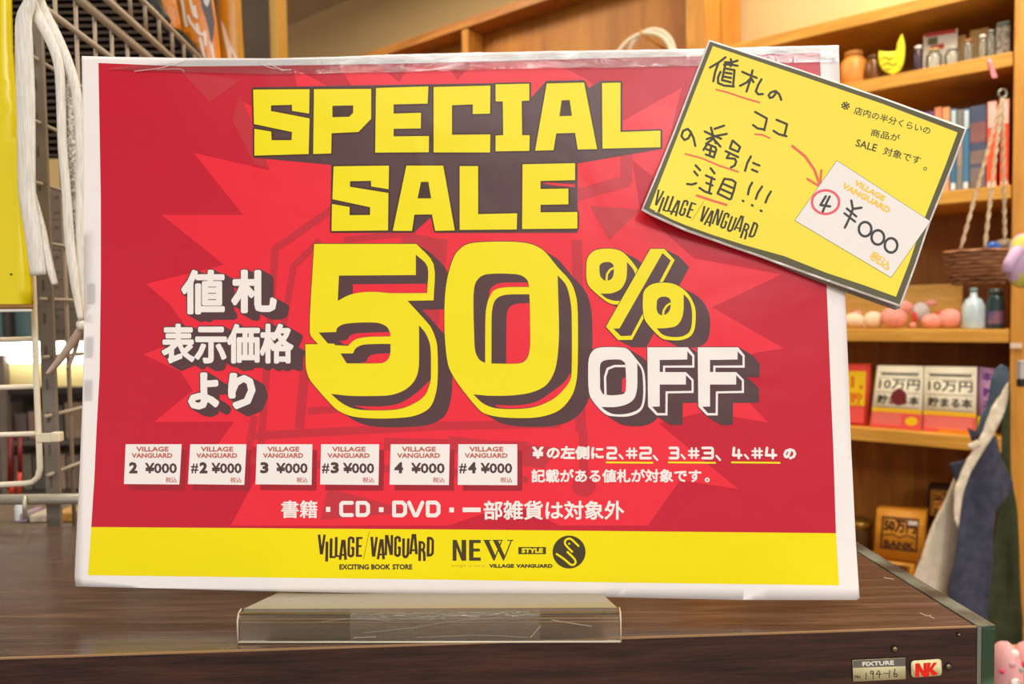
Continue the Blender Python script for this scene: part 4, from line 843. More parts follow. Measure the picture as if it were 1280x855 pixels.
def book(x0, x1, yt_, k, zb, c, label, bands=(), group=None, dep=.15):
    t = empty('book', S(cx_(x0, x1, k, yt_+40), k+dep/2, zb), label, 'book', group)
    front(x0, yt_, x1, yt_+60, k, dep, 'cover', plastic('book_cover_%d' % x0, c), t, zb, .0015)
    s_a = sz(x0, 180, k)[0]; s_b = sz(x1, 180, k)[0]
    for f0, f1, cc in bands:
        zt_ = sz((x0+x1)/2, yt_, k)[1]-zb
        G().box(S(s_b+.0015, k-.0004, zb+f0*zt_), e*(s_a-s_b-.003), -nf*.001, Z3*(f1-f0)*zt_).build('spine_label', plastic('spine_%d_%d' % (x0, int(f0*100)), cc), t)
bb = [(1250.5, 1261.5, 124, (226, 84, 44), 'orange book with pale top at the right end of the second shelf', [(.72, 1, (240, 190, 180)), (.02, .06, (240, 200, 190))]),
      (1234, 1246, 127, (226, 80, 40), 'orange book with pale top standing left of the hanging rope', [(.70, 1, (240, 180, 170)), (.01, .07, (238, 200, 190))]),
      (1212, 1233, 132, (66, 76, 104), 'wide dark blue book with a brown picture between blue and orange spines', [(.30, .46, (120, 100, 96)), (.56, .80, (128, 84, 84)), (.02, .26, (112, 100, 96))]),
      (1204, 1211.5, 136, (60, 112, 150), 'blue book with white top left of the wide dark blue book', [(.76, .98, (190, 205, 210)), (.02, .10, (205, 215, 215))]),
      (1196, 1203.5, 137, (120, 120, 118), 'grey-brown book squeezed between two blue spines', [(.3, .6, (150, 130, 120))]),
      (1188, 1195.5, 136, (52, 104, 140), 'blue book with white top beside the yellow card edge', [(.76, .98, (180, 200, 205)), (.02, .10, (205, 215, 215))]),
      (1178, 1187, 134, (216, 150, 100), 'pale orange book peeping out above the yellow card', []),
      (1168, 1177, 134, (206, 130, 92), 'salmon book peeping out above the yellow card, left of the pale orange one', []),
      (1152, 1167, 140, (110, 80, 120), 'purple book peeping out above the yellow card', [])]
for a, b, y_, c, lb, bd in bb: book(a, b, y_, .02, z2, c, lb, bd, 'books on the second shelf')

# shelf 3: backing board, plush toys, bottles
o = front(1040, 357, 1203, 412, .17, .012, 'backing_board', wood('light_pine_board', (206, 156, 70), (222, 174, 88), (232, 190, 106), 5, (2, 2, 9), .5), None, z3_); tag(o, 'light pine board leaning at the back of the plush toy shelf', 'board')
M_pink = noisy(mat('pink_plush', (232, 150, 142), .95), (240, 170, 160), 60, bump=.4); M_cream = noisy(mat('cream_plush', (236, 214, 186), .95), (244, 226, 200), 60, bump=.4)
M_gw = noisy(mat('greywhite_plush', (206, 200, 200), .95), (220, 214, 212), 60, bump=.4); M_redr = mat('red_ribbon', (214, 60, 48), .6)
def PX(x, y, k): return KS(k).map([(x, y)])[0]
u_ = 1.78/900
fr = np.array([e, -nf, Z3])
def plush(name, label, bl, k=.07):
    c = PX(bl[0][0], 412, k); c[2] = z3_; t = empty(name, c, label, 'plush toy')
    for nm, x, y, rx, ry, m in bl:  # name handled below
        pass
def plush_toy(name, label, parts, k=.07):
    x_ = parts[0][1]; c = PX(x_, 412, k); c[2] = z3_; t = empty(name, c, label, 'plush toy')
    for nm, x, y, rx, ry, m in parts:
        p = PX(x, y, k); p[2] = max(p[2], z3_+ry*u_*1.08); G().blob(p, (rx*u_, min(rx, ry)*u_*.9, ry*u_), 10, .05, fr).build(nm, m, t, True)
plush_toy('cream_plush_toy', 'cream plush animal lying at the left end of the plush shelf', [('body', 1068, 400, 13, 10, M_cream), ('head', 1092, 402, 12, 11, M_cream), ('leg', 1081, 410, 4, 7, M_cream), ('ear', 1072, 391, 6, 3, M_pink)], .08)
plush_toy('pink_plush_toy', 'pink round plush toy with a red ribbon in the middle of the plush shelf', [('body', 1118, 398, 16, 14, M_pink), ('head', 1128, 384, 13, 9, M_pink), ('foot', 1141, 409, 4, 4, M_pink), ('ribbon', 1143, 396, 3, 7, M_redr), ('ribbon', 1112, 386.5, 4, 2, M_redr)], .07)
plush_toy('grey_plush_toy', 'pale grey plush head with a pink ear behind the pink toys', [('head', 1151, 390, 11, 13, M_gw), ('ear', 1164, 379, 7, 4, M_pink), ('nose', 1156, 391, 1.6, 1.6, plastic('nose_grey', (130, 130, 135)))], .13)
plush_toy('pink_plush_animal', 'pink plush animal lying on its side with a red bow, right of the grey head', [('body', 1166, 403, 13, 9, M_pink), ('head', 1188, 400, 13, 12, M_pink), ('bow', 1176, 391.5, 5, 3, M_redr), ('bow', 1183, 390, 4, 2.5, M_redr)], .06)
jb = jar(1202, 1232, 360, z3_, .05, 'lotion_bottle', 'pale blue bottle with pink label under the hanging basket', 'bottle', plastic('pale_blue_bottle', (176, 196, 208), .2), plastic('bottle_cap', (120, 150, 150)), [(.95, 0), (1, .04), (1, .55), (.7, .72), (.32, .78), (.3, .9)], yy=395)
cb = wloc(jb); rb = abs(sz(1204, 395, .05)[0]-sz(1231, 395, .05)[0])/2
G().lathe(cb+Z3*.022, [(rb*1.015, 0), (rb*1.015, .024)], 20, cap=False).build('label', plastic('pink_label', (214, 120, 160)), jb, True)
jd = jar(1233, 1256, 361, z3_, .05, 'dark_jar', 'dark teal glass jar right of the pale blue bottle on the plush shelf', 'jar', mat('dark_teal_glass', (40, 62, 66), .08), plastic('dark_cap', (50, 60, 60), .2), [(.95, 0), (1, .04), (1, .7), (.9, .8), (.85, .85)], yy=395)
cb = wloc(jd); rb = abs(sz(1233, 395, .05)[0]-sz(1256, 395, .05)[0])/2
G().lathe(cb+Z3*.012, [(rb*1.015, 0), (rb*1.015, .03)], 20, cap=False).build('label', noisy(mat('mixed_label', (130, 90, 110), .5), (70, 70, 120), 40), jd, True)

# shelf 4: face-out books
def flat_book(q, zb, label, cov, m2, k=.03, th=.018, group='face-out books on the lower shelf'):
    sf_ = KS(k); t = empty('book', S(sz((q[2][0]+q[3][0])/2, q[2][1], k)[0], k, zb), label, 'book', group)
    q = [tuple(p) for p in q]
    printed('cover', sf_, [[q]], 0, cov, t, 0, th); return t, sf_
def seat(q, z, k): return [q[0], q[1], (q[2][0], yat(q[2][0], z+.0006, k)), (q[3][0], yat(q[3][0], z+.0006, k))]
def lerpq(q, a, b): 
    q = [np.array(p, float) for p in q]; t_ = q[0]+(q[1]-q[0])*a; bt = q[3]+(q[2]-q[3])*a; return tuple(t_+(bt-t_)*b)
def qrect(q, a0, b0, a1, b1): return [lerpq(q, a0, b0), lerpq(q, a1, b0), lerpq(q, a1, b1), lerpq(q, a0, b1)]
def qtext(s_, q, a0, b0, a1, b1, bold):
    p0 = np.array(lerpq(q, a0, b1)); return textpolys(s_, p0, np.array(lerpq(q, a1, b1))-p0, np.array(lerpq(q, a0, b0))-p0, bold=bold)
CVW = mat('book_white', (246, 240, 218), .5); PKB = mat('book_pink_band', (236, 86, 84), .5); YLB = mat('book_yellow_strip', (240, 190, 30), .5); INK = mat('book_ink', (50, 44, 34), .5); BRT = mat('bright_yellow_spot', (245, 205, 20), .5); ORB = mat('book_orange_strip', (238, 140, 30), .5); WLN = mat('band_lines', (240, 190, 170), .5)
for i, (q, lb) in enumerate((([(1097, 457), (1154, 458), (1151.5, 542), (1087, 537)], 'white savings book with a dark red round seal and pink band, left of its twin'), ([(1155.5, 458), (1221, 459), (1219, 543.5), (1153.5, 542)], 'white savings book without a seal, its band pink and orange, right of its twin'))):
    q = seat(q, z4, .03); t, sf_ = flat_book(q, z4, lb, CVW, None, .03)
    printed('band', sf_, [[qrect(q, 0, .70, 1, 1)]], .0003, PKB, t, 0); printed('band_strip', sf_, [[qrect(q, 0, .68, 1, .75)]], .0005, YLB, t, 0)
    for j in range(4): printed('band_line', sf_, [[qrect(q, .04, .79+.045*j, .94 if i else .6, .80+.045*j)]], .0006, WLN, t, 0)
    printed('title', sf_, qtext('10万円', q, .08, .21, .93, .38, .35)+qtext('貯まる本', q, .08, .47, .93, .62, .45), .0003, INK, t, 0)
    printed('rule', sf_, [[qrect(q, .06, a, .94, a+.009)] for a in (.10, .185, .425, .66)]+[[qrect(q, .1, .12, .9, .15)]], .0003, INK, t, 0)
    if i == 0:
        printed('seal', sf_, [[ngon(lerpq(q, .52, .5), 10, 10.5, 20)]], .0006, mat('dark_red_seal', (120, 36, 40), .5), t, 0); printed('spot', sf_, [[ngon(lerpq(q, .8, .87), 8, 5.5, 18)]], .0008, BRT, t, 0)
    else: printed('band_foot', sf_, [[qrect(q, .3, .95, 1, 1)]], .0005, ORB, t, 0)
q = seat([(1056, 455), (1088, 455), (1084, 537), (1056, 535)], z4, .035)
t, sf_ = flat_book(q, z4, 'yellow and red book partly hidden by the poster edge', mat('red_cover', (214, 56, 40), .5), None, .035)
printed('title_panel', sf_, [[qrect(q, 0, .12, .84, .68)]], .0003, BRT, t, 0); printed('title', sf_, qtext('1,', q, .25, .2, .75, .42, .6)+qtext('貯', q, .2, .46, .75, .66, .5), .0006, mat('red_title', (224, 110, 20), .5), t, 0)
printed('band', sf_, [[qrect(q, 0, .70, .84, .96)]], .0004, PKB, t, 0)
q = seat([(1223.5, 459), (1246, 461), (1244, 545), (1221.5, 544)], z4, .05)
t, sf_ = flat_book(q, z4, 'purple book behind the hanging bag straps', mat('purple_cover', (196, 150, 196), .5), None, .05)
printed('title', sf_, qtext('本', q, .2, .06, .75, .2, .5)+qtext('貯', q, .25, .3, .85, .44, .5)+qtext('る', q, .25, .5, .85, .64, .5), .0004, mat('violet_ink', (110, 50, 150), .5), t, 0)
printed('band', sf_, [[qrect(q, 0, .74, 1, 1)]], .0004, BRT, t, 0)

# shelf 5: wooden savings boxes
M_box = wood('savings_box_wood', (206, 134, 30), (222, 150, 40), (232, 164, 54), 6, (1, 1, 8), .5); M_burn = mat('burnt_print', (70, 34, 14), .6); M_frame = mat('dark_box_frame', (58, 36, 24), .5)
def bank(q, k, zb, label, frame=None):
    sf_ = KS(k); c = sf_.map([q[3]])[0]; t = empty('wooden_savings_box', (c[0], c[1], zb), label, 'money box', 'wooden savings boxes on the lowest shelf')
    printed('box', sf_, [[list(q)]], 0, frame or M_box, t, 0, .06)
    if frame: printed('front_panel', sf_, [[qrect(q, .10, .10, .9, .9)]], .0006, M_box, t, 0)
    qi = qrect(q, .13, .15, .88, .80) if not frame else qrect(q, .14, .14, .86, .86)
    ring = grow([qi], .7); 
    printed('print_border', sf_, [(ring, [qrect(qi, .03, .04, .97, .96)])], .001, M_burn, t, 0)
    printed('lettering', sf_, qtext('50万円', qi, .05, .06, .95, .46, .7)+qtext('BANK', qi, .08, .72, .92, .96, .5), .001, M_burn, t, 0)
    printed('ornament', sf_, [stroke([lerpq(qi, .06, .58), lerpq(qi, .3, .52), lerpq(qi, .5, .62), lerpq(qi, .7, .52), lerpq(qi, .94, .6)], 1.6)], .001, M_burn, t, 0)
    return t
qa = [(1096, 636), (1156, 641), (1152, 703), (1092, 696)]
t = bank(qa, .05, sz(1120, 700, .05)[1], 'honey wooden savings box with burnt lettering stacked on top of another')
printed('price_sticker', KS(.05), [[[(1135, 651), (1147, 652), (1147, 657), (1135, 656)]]], .0014, INKW, t, 0)
t = bank(seat([(1090, 699), (1143, 706), (1140, 768), (1087, 762)], z5, .05), .05, z5, 'lower honey wooden savings box, mostly hidden behind the counter edge')
bank([(1160, 608), (1205, 612), (1203, 652), (1158, 647)], .12, sz(1180, 650, .12)[1], 'dark-framed savings box at upper right, half behind the canvas bag', M_frame)
bank(seat([(1157, 655), (1203, 660), (1201, 762), (1155, 757)], z5, .12), .12, z5, 'dark-framed savings box under the upper dark-framed one', M_frame)
jar(1058, 1089, 650, z5, .10, 'olive_jar', 'dark olive jar with a brass lid beside the poster edge on the lowest shelf', 'jar', plastic('olive_body', (86, 62, 30), .4), mat('brass_lid', (150, 120, 50), .3, .7), [(1, 0), (1, .8), (.98, .86)], yy=690)

# hanging basket with twisted cords
BD = 1.36; bc = at(1222, 356, BD); zc_ = at(1222, 313, BD)[2]
M_wick = noisy(mat('wicker', (120, 74, 46), .7), (176, 122, 80), 14, (3, 3, 30), .35, .65, bump=.8, bdist=.004)
bk_ = empty('hanging_basket', bc, 'round brown woven basket hanging on twisted cords in front of the shelves', 'basket')
h_ = zc_-bc[2]; pr = [(.024, 0), (.040, .008), (.050, .024), (.0545, .045)]
G().lathe(bc, [(a, b*h_/.065) for a, b in pr]+[(.056, h_), (.052, h_), (.046, h_*.5), (.02, .004)], 28).build('bowl', M_wick, bk_, True)
for j in range(9):
    f = (j+.5)/9; a = .036+.020*f**.6; G().tube([bc+np.array([a*1.02*math.cos(t_), a*1.02*math.sin(t_), f*h_+.0012*math.sin(9*t_+j*math.pi)]) for t_ in np.linspace(0, 2*math.pi, 37)[:-1]], .0030, 6, closed=True).build('weave_ring', M_wick, bk_, True)
M_rope = noisy(mat('twine', (170, 146, 120), .8), (200, 178, 150), 90)
apex = at(1253, 122, 1.42)
for q_ in ((1201, 311, -.02), (1231, 309, -.045), (1256, 300, .02)):
    p0 = at(q_[0], q_[1], BD+q_[2]); n_ = 44
    for ph in (0, math.pi):
        pts = []
        for i in range(n_+1):
            t_ = i/n_; c = p0*(1-t_)+apex*t_; a = ph+t_*math.pi*14; pts.append(c+np.array([math.cos(a), math.sin(a), 0])*.0021)
        G().tube(pts, .0019, 5).build('cord', M_rope, bk_, True)
G().tube([apex+np.array([.008*math.cos(a), 0, .008+.008*math.sin(a)]) for a in np.linspace(0, 2*math.pi, 17)[:-1]], .0018, 6, closed=True).build('hook_ring', M_alu, bk_, True)
def lump(name, x, y, D, r, m, label, cat, wob=.12, rot=None, n=12):
    c = at(x, y, D); o = G().blob(c, r, n, wob).build(name, m, None, True); return tag(o, label, cat)
lump('blue_packet', 1241, 309, BD+.005, (.013, .012, .011), plastic('blue_film', (40, 90, 170), .3), 'small blue packet in the hanging basket', 'packet')
lump('grey_packet', 1257, 308, BD+.01, (.020, .02, .014), noisy(mat('crinkled_grey', (120, 104, 84), .4), (150, 130, 110), 50, bump=.6), 'crumpled grey-brown packet in the hanging basket', 'packet', .2)
pp = empty('floral_pouch', at(1276, 350, 1.2), 'lilac and yellow floral soft pouch hanging at the right edge beside the basket', 'pouch')
M_flo = noisy(mat('floral_cloth', (196, 170, 206), .8), (206, 196, 90), 34, lo=.46, hi=.56); 
G().blob(at(1283, 326, 1.2), (.034, .02, .045), 14, .15).build('body', M_flo, pp, True)
G().tube([at(1258, 341, 1.19), at(1262, 328, 1.19), at(1272, 314, 1.19), at(1282, 303, 1.2)], [.008, .009, .010, .008], 10).build('strap', plastic('lilac_cloth', (200, 170, 206), .8), pp, True)
gd = empty('black_gadget', at(1279, 484, 1.3), 'small silver and black gadget hanging at the far right edge', 'gadget')
a = at(1275.5, 484, 1.3); bevel(G().box(a, (.03, 0, 0), (0, .012, 0), (0, 0, .014)).build('base', plastic('black_plastic', (24, 22, 24), .3), gd), .002); bevel(G().box(a+Z3*.0142, (.03, 0, 0), (0, .012, 0), (0, 0, .034)).build('case', plastic('silver_plastic', (180, 176, 180), .3), gd), .002)

# bags and cloths hanging beside the upright
def cloth(name, parent, poly, D, m, amp=.006, fr_=120, th=.003, ph=0, rd=True, pad=.0):
    o0 = at(1200, 600, D)
    mx = np.mean([p[0] for p in poly]); wx = (max(p[0] for p in poly)-min(p[0] for p in poly))*D/900; X0 = (mx-640)*D/900
    def dsp(x, y): X = x+o0[0]-X0; return amp*np.sin(X*fr_+ph+y*9)+amp*.5*np.sin(X*fr_*2.3+y*-14) + pad*np.clip(1-(2*X/wx)**2, 0, 1)
    return printed(name, Surf(o0, (1, 0, 0), Z3, dsp), [[rounded(poly, 4, 60) if rd else poly]], 0, m, parent, 6, th)
M_canvas = noisy(mat('cream_canvas', (240, 230, 210), .9), (226, 214, 192), 60, bump=.3); M_navy = noisy(mat('navy_denim', (72, 76, 98), .85), (54, 58, 78), 50, bump=.3)
M_bl = noisy(mat('slate_blue_cotton', (84, 104, 122), .85), (70, 88, 108), 50); M_green = noisy(mat('dark_green_cloth', (62, 68, 40), .9), (46, 54, 30), 30)
gr = empty('green_cloth', at(1262, 790, 1.47), 'dark green cloth hanging behind the navy bag beside the wooden upright', 'cloth')
cloth('cloth', gr, [(1255, 470), (1263, 480), (1264, 590), (1272, 640), (1276, 740), (1282, 860), (1225, 860), (1230, 760), (1242, 680), (1250, 620), (1252, 540)], 1.47, M_green, .008, 90)
tb = empty('canvas_tote_bag', at(1165, 740, 1.42), 'cream canvas tote bag hanging by its long strap beside the bookshelf', 'bag')
cloth('body', tb, [(1196, 594), (1208, 592), (1216, 640), (1214, 700), (1206, 760), (1180, 746), (1141, 727), (1158, 680), (1180, 630)], 1.42, M_canvas, .003, 60, .006, pad=.012)
nbg = empty('navy_bag', at(1215, 775, 1.36), 'navy blue denim bag hanging in front of the cream tote bag', 'bag')
cloth('body', nbg, [(1190, 580), (1208, 574), (1222, 568), (1234, 550), (1246, 545), (1252, 572), (1266, 603), (1262, 618), (1246, 640), (1240, 700), (1234, 782), (1212, 770), (1184, 743), (1193, 700), (1199, 650), (1197, 610)], 1.38, M_navy, .007, 75, .005, pad=.015)
cloth('strap', nbg, [(1251, 455), (1261, 462), (1260, 482), (1240, 513), (1230, 545), (1221, 542), (1234, 502), (1244, 464)], 1.40, M_bl, .002, 200, .003)['label'] = 'slate blue strap'
cloth('tie', nbg, [(1210, 535), (1222, 540), (1228, 548), (1216, 552)], 1.39, M_navy, .001, 100)
cloth('strap', tb, [(1261, 478), (1259, 503), (1250, 528), (1240, 547), (1214, 590), (1204, 618), (1198, 660), (1192, 640), (1196, 608), (1206, 582), (1226, 548), (1239, 513)], 1.345, M_canvas, .002, 260, .003)
cloth('knot', tb, [(1210, 556), (1222, 550), (1228, 556), (1214, 563)], 1.34, M_canvas, .001, 100)
# pink plush pouches on a low crate, lower right
cr = at(1262, 872, .86); crz = cr[2]
bevel(tag(G().box((cr[0]-.03, .74, 0), (.16, 0, 0), (0, .26, 0), (0, 0, crz)).build('display_crate', M_shelf), 'wooden display crate under the pink plush pouches, below the frame', 'crate'), .003)
M_pp = noisy(mat('pink_patterned_plush', (232, 176, 178), .9), (226, 160, 170), 40, bump=.3)
for i, (x, y, D, rx, rz, lb) in enumerate(((1257, 828, .84, .0150, .040, 'pink patterned plush pouch just right of the green glass edge'), (1288, 838, .88, .020, .030, 'pink plush pouch cut by the right edge of the frame'))):
    c = at(x, y, D); c[2] = crz+rz*.97; t = empty('plush_pouch', (c[0], c[1], crz), lb, 'plush toy'); G().blob(c, (rx, .02, rz), 14, .06).build('body', M_pp, t, True)
    for j, (dx, dz, r, cc) in enumerate(((.2, .78, .16, (240, 236, 232)), (.35, .8, .07, (50, 46, 50)), (-.2, .5, .14, (196, 150, 160)), (.45, .35, .12, (150, 160, 160)), (-.1, .0, .2, (238, 234, 230)), (.05, .05, .07, (50, 46, 50)), (.3, -.05, .07, (60, 80, 60)), (-.75, .25, .12, (214, 60, 110)))):
        zz = dz*rz; xx = dx*rx; rr = max(.05, 1-dz*dz-dx*dx)**.5*.0205
        G().blob(c+np.array([xx, -rr*.93, zz]), (r*rx*1.9, .0026, r*rx*1.9), 7).build('spot', plastic('spot_%d_%d' % (i, j), cc, .8), t, True)

# ================================================================ left side: rail, posts, wire racks, cords, far shop
M_chr = mat('chrome_rail_metal', (190, 186, 172), .35, .35); M_wire = mat('white_wire_coating', (224, 216, 196), .4); M_gpost = noisy(mat('grey_upright_paint', (134, 124, 112), .45, .1), (118, 108, 98), 12)
M_bw = mat('grey_bronze_wire', (176, 162, 144), .4, .1)
RD = .585
rl = empty('chrome_rail', at(34, 652, .566), 'chrome rail with a short pin standing along the back edge of the counter', 'rail')
ra = at(-160, 627, RD-.012); rb_ = at(420, 618.5, RD+.015); G().tube([ra, rb_], .0043, 16).build('rail_tube', M_chr, rl, True)
pz = at(34, 623, .579); G().tube([np.array([pz[0], pz[1]-.0035, HC+.0005]), np.array([pz[0], pz[1]-.0035, pz[2]+.003])], .0016, 10).build('pin', M_chr, rl, True)
G().tube([at(-100, 650, .566)+Z3*0, at(-100, 624, .566)], .0016, 10).build('pin', M_chr, rl, True)
gpx = at(57, 430, .60)
gp_ = empty('grey_upright', (gpx[0], .605, 0), 'grey slotted metal upright behind the counter, left of the poster', 'post')
bevel(G().box((gpx[0]-.0052, .600, 0), (.0125, 0, 0), (0, .003, 0), (0, 0, 1.62)).build('post', M_gpost, gp_), .001)
for i in range(14):
    zz = 1.22+i*.0275; G().box((gpx[0]-.0009, .5996, zz), (.0018, 0, 0), (0, .001, 0), (0, 0, .009)).build('slot', mat('slot_dark_%d' % i, (96, 88, 80), .8) if i == 0 else bpy.data.materials['slot_dark_0'], gp_)
# side mesh panel running away from the upright
vp = unit(np.array([-.0756, 1, 0])); X0_ = at(60, 430, .6)
def SP(D, z): return np.array([X0_[0]+(D-.6)*vp[0]/vp[1], D, z])
mp_ = empty('wire_mesh_panel', SP(.62, 1.2), 'grey wire mesh side panel running back from the upright, behind the white cords', 'mesh panel')
zs = [1.36+v for v in (.2147, .163, .113, .065, .018, -.03, -.079, -.128)]
for z in zs: G().tube([SP(.592, z), SP(1.25, z)], .0017, 6).build('wire', M_bw, mp_, True)
G().tube([SP(.60, 1.36+.294), SP(1.25, 1.36+.294)], .0042, 8).build('top_rail', M_bw, mp_, True)
G().tube([SP(.60, 1.36+.262), SP(1.25, 1.36+.262)], .0028, 8).build('wire', M_bw, mp_, True)
D = .636
while D < 1.25:
    p = SP(D, 0); G().tube([np.array([p[0]-.003, p[1], 1.10]), np.array([p[0]-.003, p[1], 1.36+.30])], .0017, 6).build('upright_wire', M_bw, mp_, True); D += .0345
lr = empty('wire_shelf_rail', SP(.62, 1.36+.31), 'grey wire shelf edge with slanted rungs above the mesh panel', 'wire shelf')
off = np.array([.012, 0, 0])
G().tube([SP(.55, 1.36+.306)+off, SP(1.25, 1.36+.306)+off], .0034, 8).build('lower_rail', M_bw, lr, True); G().tube([SP(.55, 1.36+.332)+off*1.6, SP(1.25, 1.36+.332)+off*1.6], .0028, 8).build('upper_rail', M_bw, lr, True)
D = .66
while D < 1.2:
    G().tube([SP(D, 1.36+.332)+off*1.6, SP(D+.02, 1.36+.306)+off], .0019, 6).build('rung', M_bw, lr, True); D += .036
# white wire rack
WD = .53
wr = empty('white_wire_rack', at(20, 606, WD), 'white coated wire rack with rounded corner at the left edge, tied to the upright', 'wire rack')
G().tube([at(35, -40, WD), at(38, 200, WD), at(41, 340, WD), at(46.5, 500, WD), at(49, 560, WD), at(50, 585, WD), at(47.5, 596, WD), at(41, 602.5, WD), at(30, 604.5, WD), at(0, 606, WD), at(-90, 609, WD)], .0021, 10).build('frame_wire', M_wire, wr, True)
for y0_, x1_ in ((425, 43), (484.5, 45), (543.5, 47.5)): G().tube([at(x1_, y0_-1.5, WD+.003), at(-90, y0_+3, WD+.003)], .0019, 8).build('cross_wire', M_wire, wr, True)
ct = empty('cable_tie', at(60, 552, WD), 'white plastic cable tie binding the white wire rack to the grey upright', 'cable tie')
M_tie = mat('tie_plastic', (224, 214, 186), .4)
a = at(44.5, 553, WD-.003); b = at(64, 541.5, WD-.003)
bevel(G().box(a, (b[0]-a[0], 0, 0), (0, .0012, 0), (0, 0, b[2]-a[2])).build('band', M_tie, ct), .0004)
a = at(62.5, 553, WD-.007); b = at(74, 540.5, WD-.007); bevel(G().box(a, (b[0]-a[0], 0, 0), (0, .006, 0), (0, 0, b[2]-a[2])).build('head', M_tie, ct), .001)
G().tube([at(73, 547, WD-.004), at(77, 544, WD)], .0009, 6).build('tail', M_tie, ct, True)

# yellow sign at the far left
ys = Surf(at(20, 200, .50), (1, .05, 0), Z3, lambda x, y: .0012*np.sin(y*40)); sg = empty('yellow_sign', ys.map([(10, 388)])[0], 'plain glossy yellow sign board hanging at the far left, torn kraft edge below', 'sign')
M_ys = mat('glossy_yellow_board', (226, 208, 0), .28); 
b_ = M_ys.node_tree.nodes['Principled BSDF']; tc = N(M_ys, 'ShaderNodeTexCoord'); nz = N(M_ys, 'ShaderNodeTexNoise'); nz.inputs['Scale'].default_value = 22; bp = N(M_ys, 'ShaderNodeBump'); bp.inputs['Strength'].default_value = .4; bp.inputs['Distance'].default_value = .002
L(M_ys, tc.outputs['Object'], nz.inputs['Vector']); L(M_ys, nz.outputs['Fac'], bp.inputs['Height']); L(M_ys, bp.outputs[0], b_.inputs['Normal'])
printed('board', ys, [[[(-120, -60), (8, -60), (10.5, 0), (12, 60), (18, 120), (22, 220), (27, 285), (33, 330), (37.8, 380), (-120, 381)]]], 0, M_ys, sg, 20, .004)
printed('kraft_edge', ys, [[[(-120, 381), (37.8, 380), (38, 386), (-120, 388)]]], -.0005, plastic('kraft_brown', (150, 112, 60), .7), sg, 20, .003)
printed('white_edge', ys, [[[(-120, 388), (38, 386), (38.5, 389.5), (-120, 392)]]], -.0008, mat('white_foam_edge', (240, 240, 236), .6), sg, 20, .002)
printed('hole', ys, [[ngon((14, 343), 1.8, 1.3, 10)]], .0002, MRK2, sg, 0)

# white flat cords
M_cord = noisy(mat('white_woven_cord', (246, 244, 238), .5), (214, 212, 204), 26, (60, 60, 2), .35, .7, bump=.9, bdist=.0012)
M_lace = noisy(mat('grey_lace_cord', (226, 222, 212), .6), (150, 144, 136), 420, (1, 1, 1), .42, .58, bump=.8, bdist=.0006)
def ribbon(name, pts, wd, D, m, parent, th=.0022, n=14):
    P = smoothp(pts, 6); W = np.interp(np.linspace(0, 1, len(P)), np.linspace(0, 1, len(wd)), wd); C = [at(x, y, D) for x, y in P]; V = []; Fq = []
    for i, c in enumerate(C):
        t_ = unit(C[min(i+1, len(C)-1)]-C[max(i-1, 0)]); s_ = unit(np.cross(t_, np.array([0, 1., 0]))); b2 = np.cross(t_, s_); r = W[i]*D/900/2
        for j in range(n):
            a = 2*math.pi*j/n; rr = 1+.10*math.cos(4*a); V.append(c+s_*r*math.cos(a)+b2*th*math.sin(a)*rr)
    for i in range(len(C)-1):
        for j in range(n): Fq.append((i*n+j, i*n+(j+1) % n, (i+1)*n+(j+1) % n, (i+1)*n+j))
    Fq += [tuple(range(n)), tuple((len(C)-1)*n+j for j in range(n))]
    return mesh(name, V, Fq, m, parent, True)
cdl = empty('hanging_strap', at(50, 350, .5), 'white flat woven cord with frayed end hanging in front of the grey upright', 'cord')
ribbon('strand', [(44, -20), (37, 4), (30, 24), (30, 60), (32, 120), (33, 180), (34, 240), (41, 290), (48, 344)], [14, 16, 20, 23, 24, 23, 22, 21, 20], .49, M_cord, cdl)
ribbon('frayed_tail', [(40, 240), (51, 285), (60, 325), (69, 356)], [8, 12, 11, 7], .493, M_cord, cdl)
cdr = empty('knotted_strap', at(100, 400, .5), 'white doubled cord slanting down to a knot beside the left poster edge', 'cord')
ribbon('strand', [(34, -20), (42, 10), (62, 48), (73, 80), (76, 120), (78, 180), (83, 240), (87, 300), (93, 350), (101, 400)], [15, 15, 13, 12, 11, 11, 11, 12, 11, 6], .495, M_cord, cdr)
ribbon('strand', [(42, -25), (52, 8), (72, 48), (87, 85), (96, 120), (100, 180), (100, 240), (100, 300), (101, 350), (103, 400)], [14, 13, 13, 13, 12, 10, 10, 11, 10, 6], .499, M_cord, cdr)
ribbon('lace_strand', [(80, 72), (87, 110), (90, 180), (92, 240), (95, 300), (99, 370)], [6, 13, 15, 14, 12, 6], .501, M_lace, cdr, .0012)
G().blob(at(101.5, 406, .496), (.0032, .003, .0038), 10).build('knot', M_cord, cdr, True)
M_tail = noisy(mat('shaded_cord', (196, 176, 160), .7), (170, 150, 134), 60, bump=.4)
ribbon('loose_end', [(102, 408), (90, 428), (76, 448), (60, 467)], [8, 10, 9, 5], .50, M_tail, cdr); ribbon('loose_end', [(100, 412), (94, 438), (84, 462)], [4, 5, 3], .505, M_tail, cdr, .001)

# dark louvred grille high up behind the mesh
GD = 1.35
lg = empty('dark_grille', at(120, 205, GD), 'dark louvred grille with many thin slats high up behind the wire mesh', 'grille')
M_sl = noisy(mat('dark_slat', (66, 54, 44), .6), (88, 68, 52), 20); xl = at(-160, 100, GD)[0]; xr = at(262, 100, GD)[0]; zt_g = at(100, -60, GD)[2]; zb_g = at(60, 204, GD)[2]
G().box((xl, GD+.03, zb_g), (xr-xl, 0, 0), (0, .01, 0), (0, 0, zt_g-zb_g)).build('back_board', mat('grille_black', (22, 18, 16), .8), lg)
z = zb_g
while z < zt_g-.01:
    G().box((xl, GD, z), (xr-xl, 0, 0), (0, .026, .006), (0, -.0005, .0042)).build('slat', M_sl, lg); z += .0124
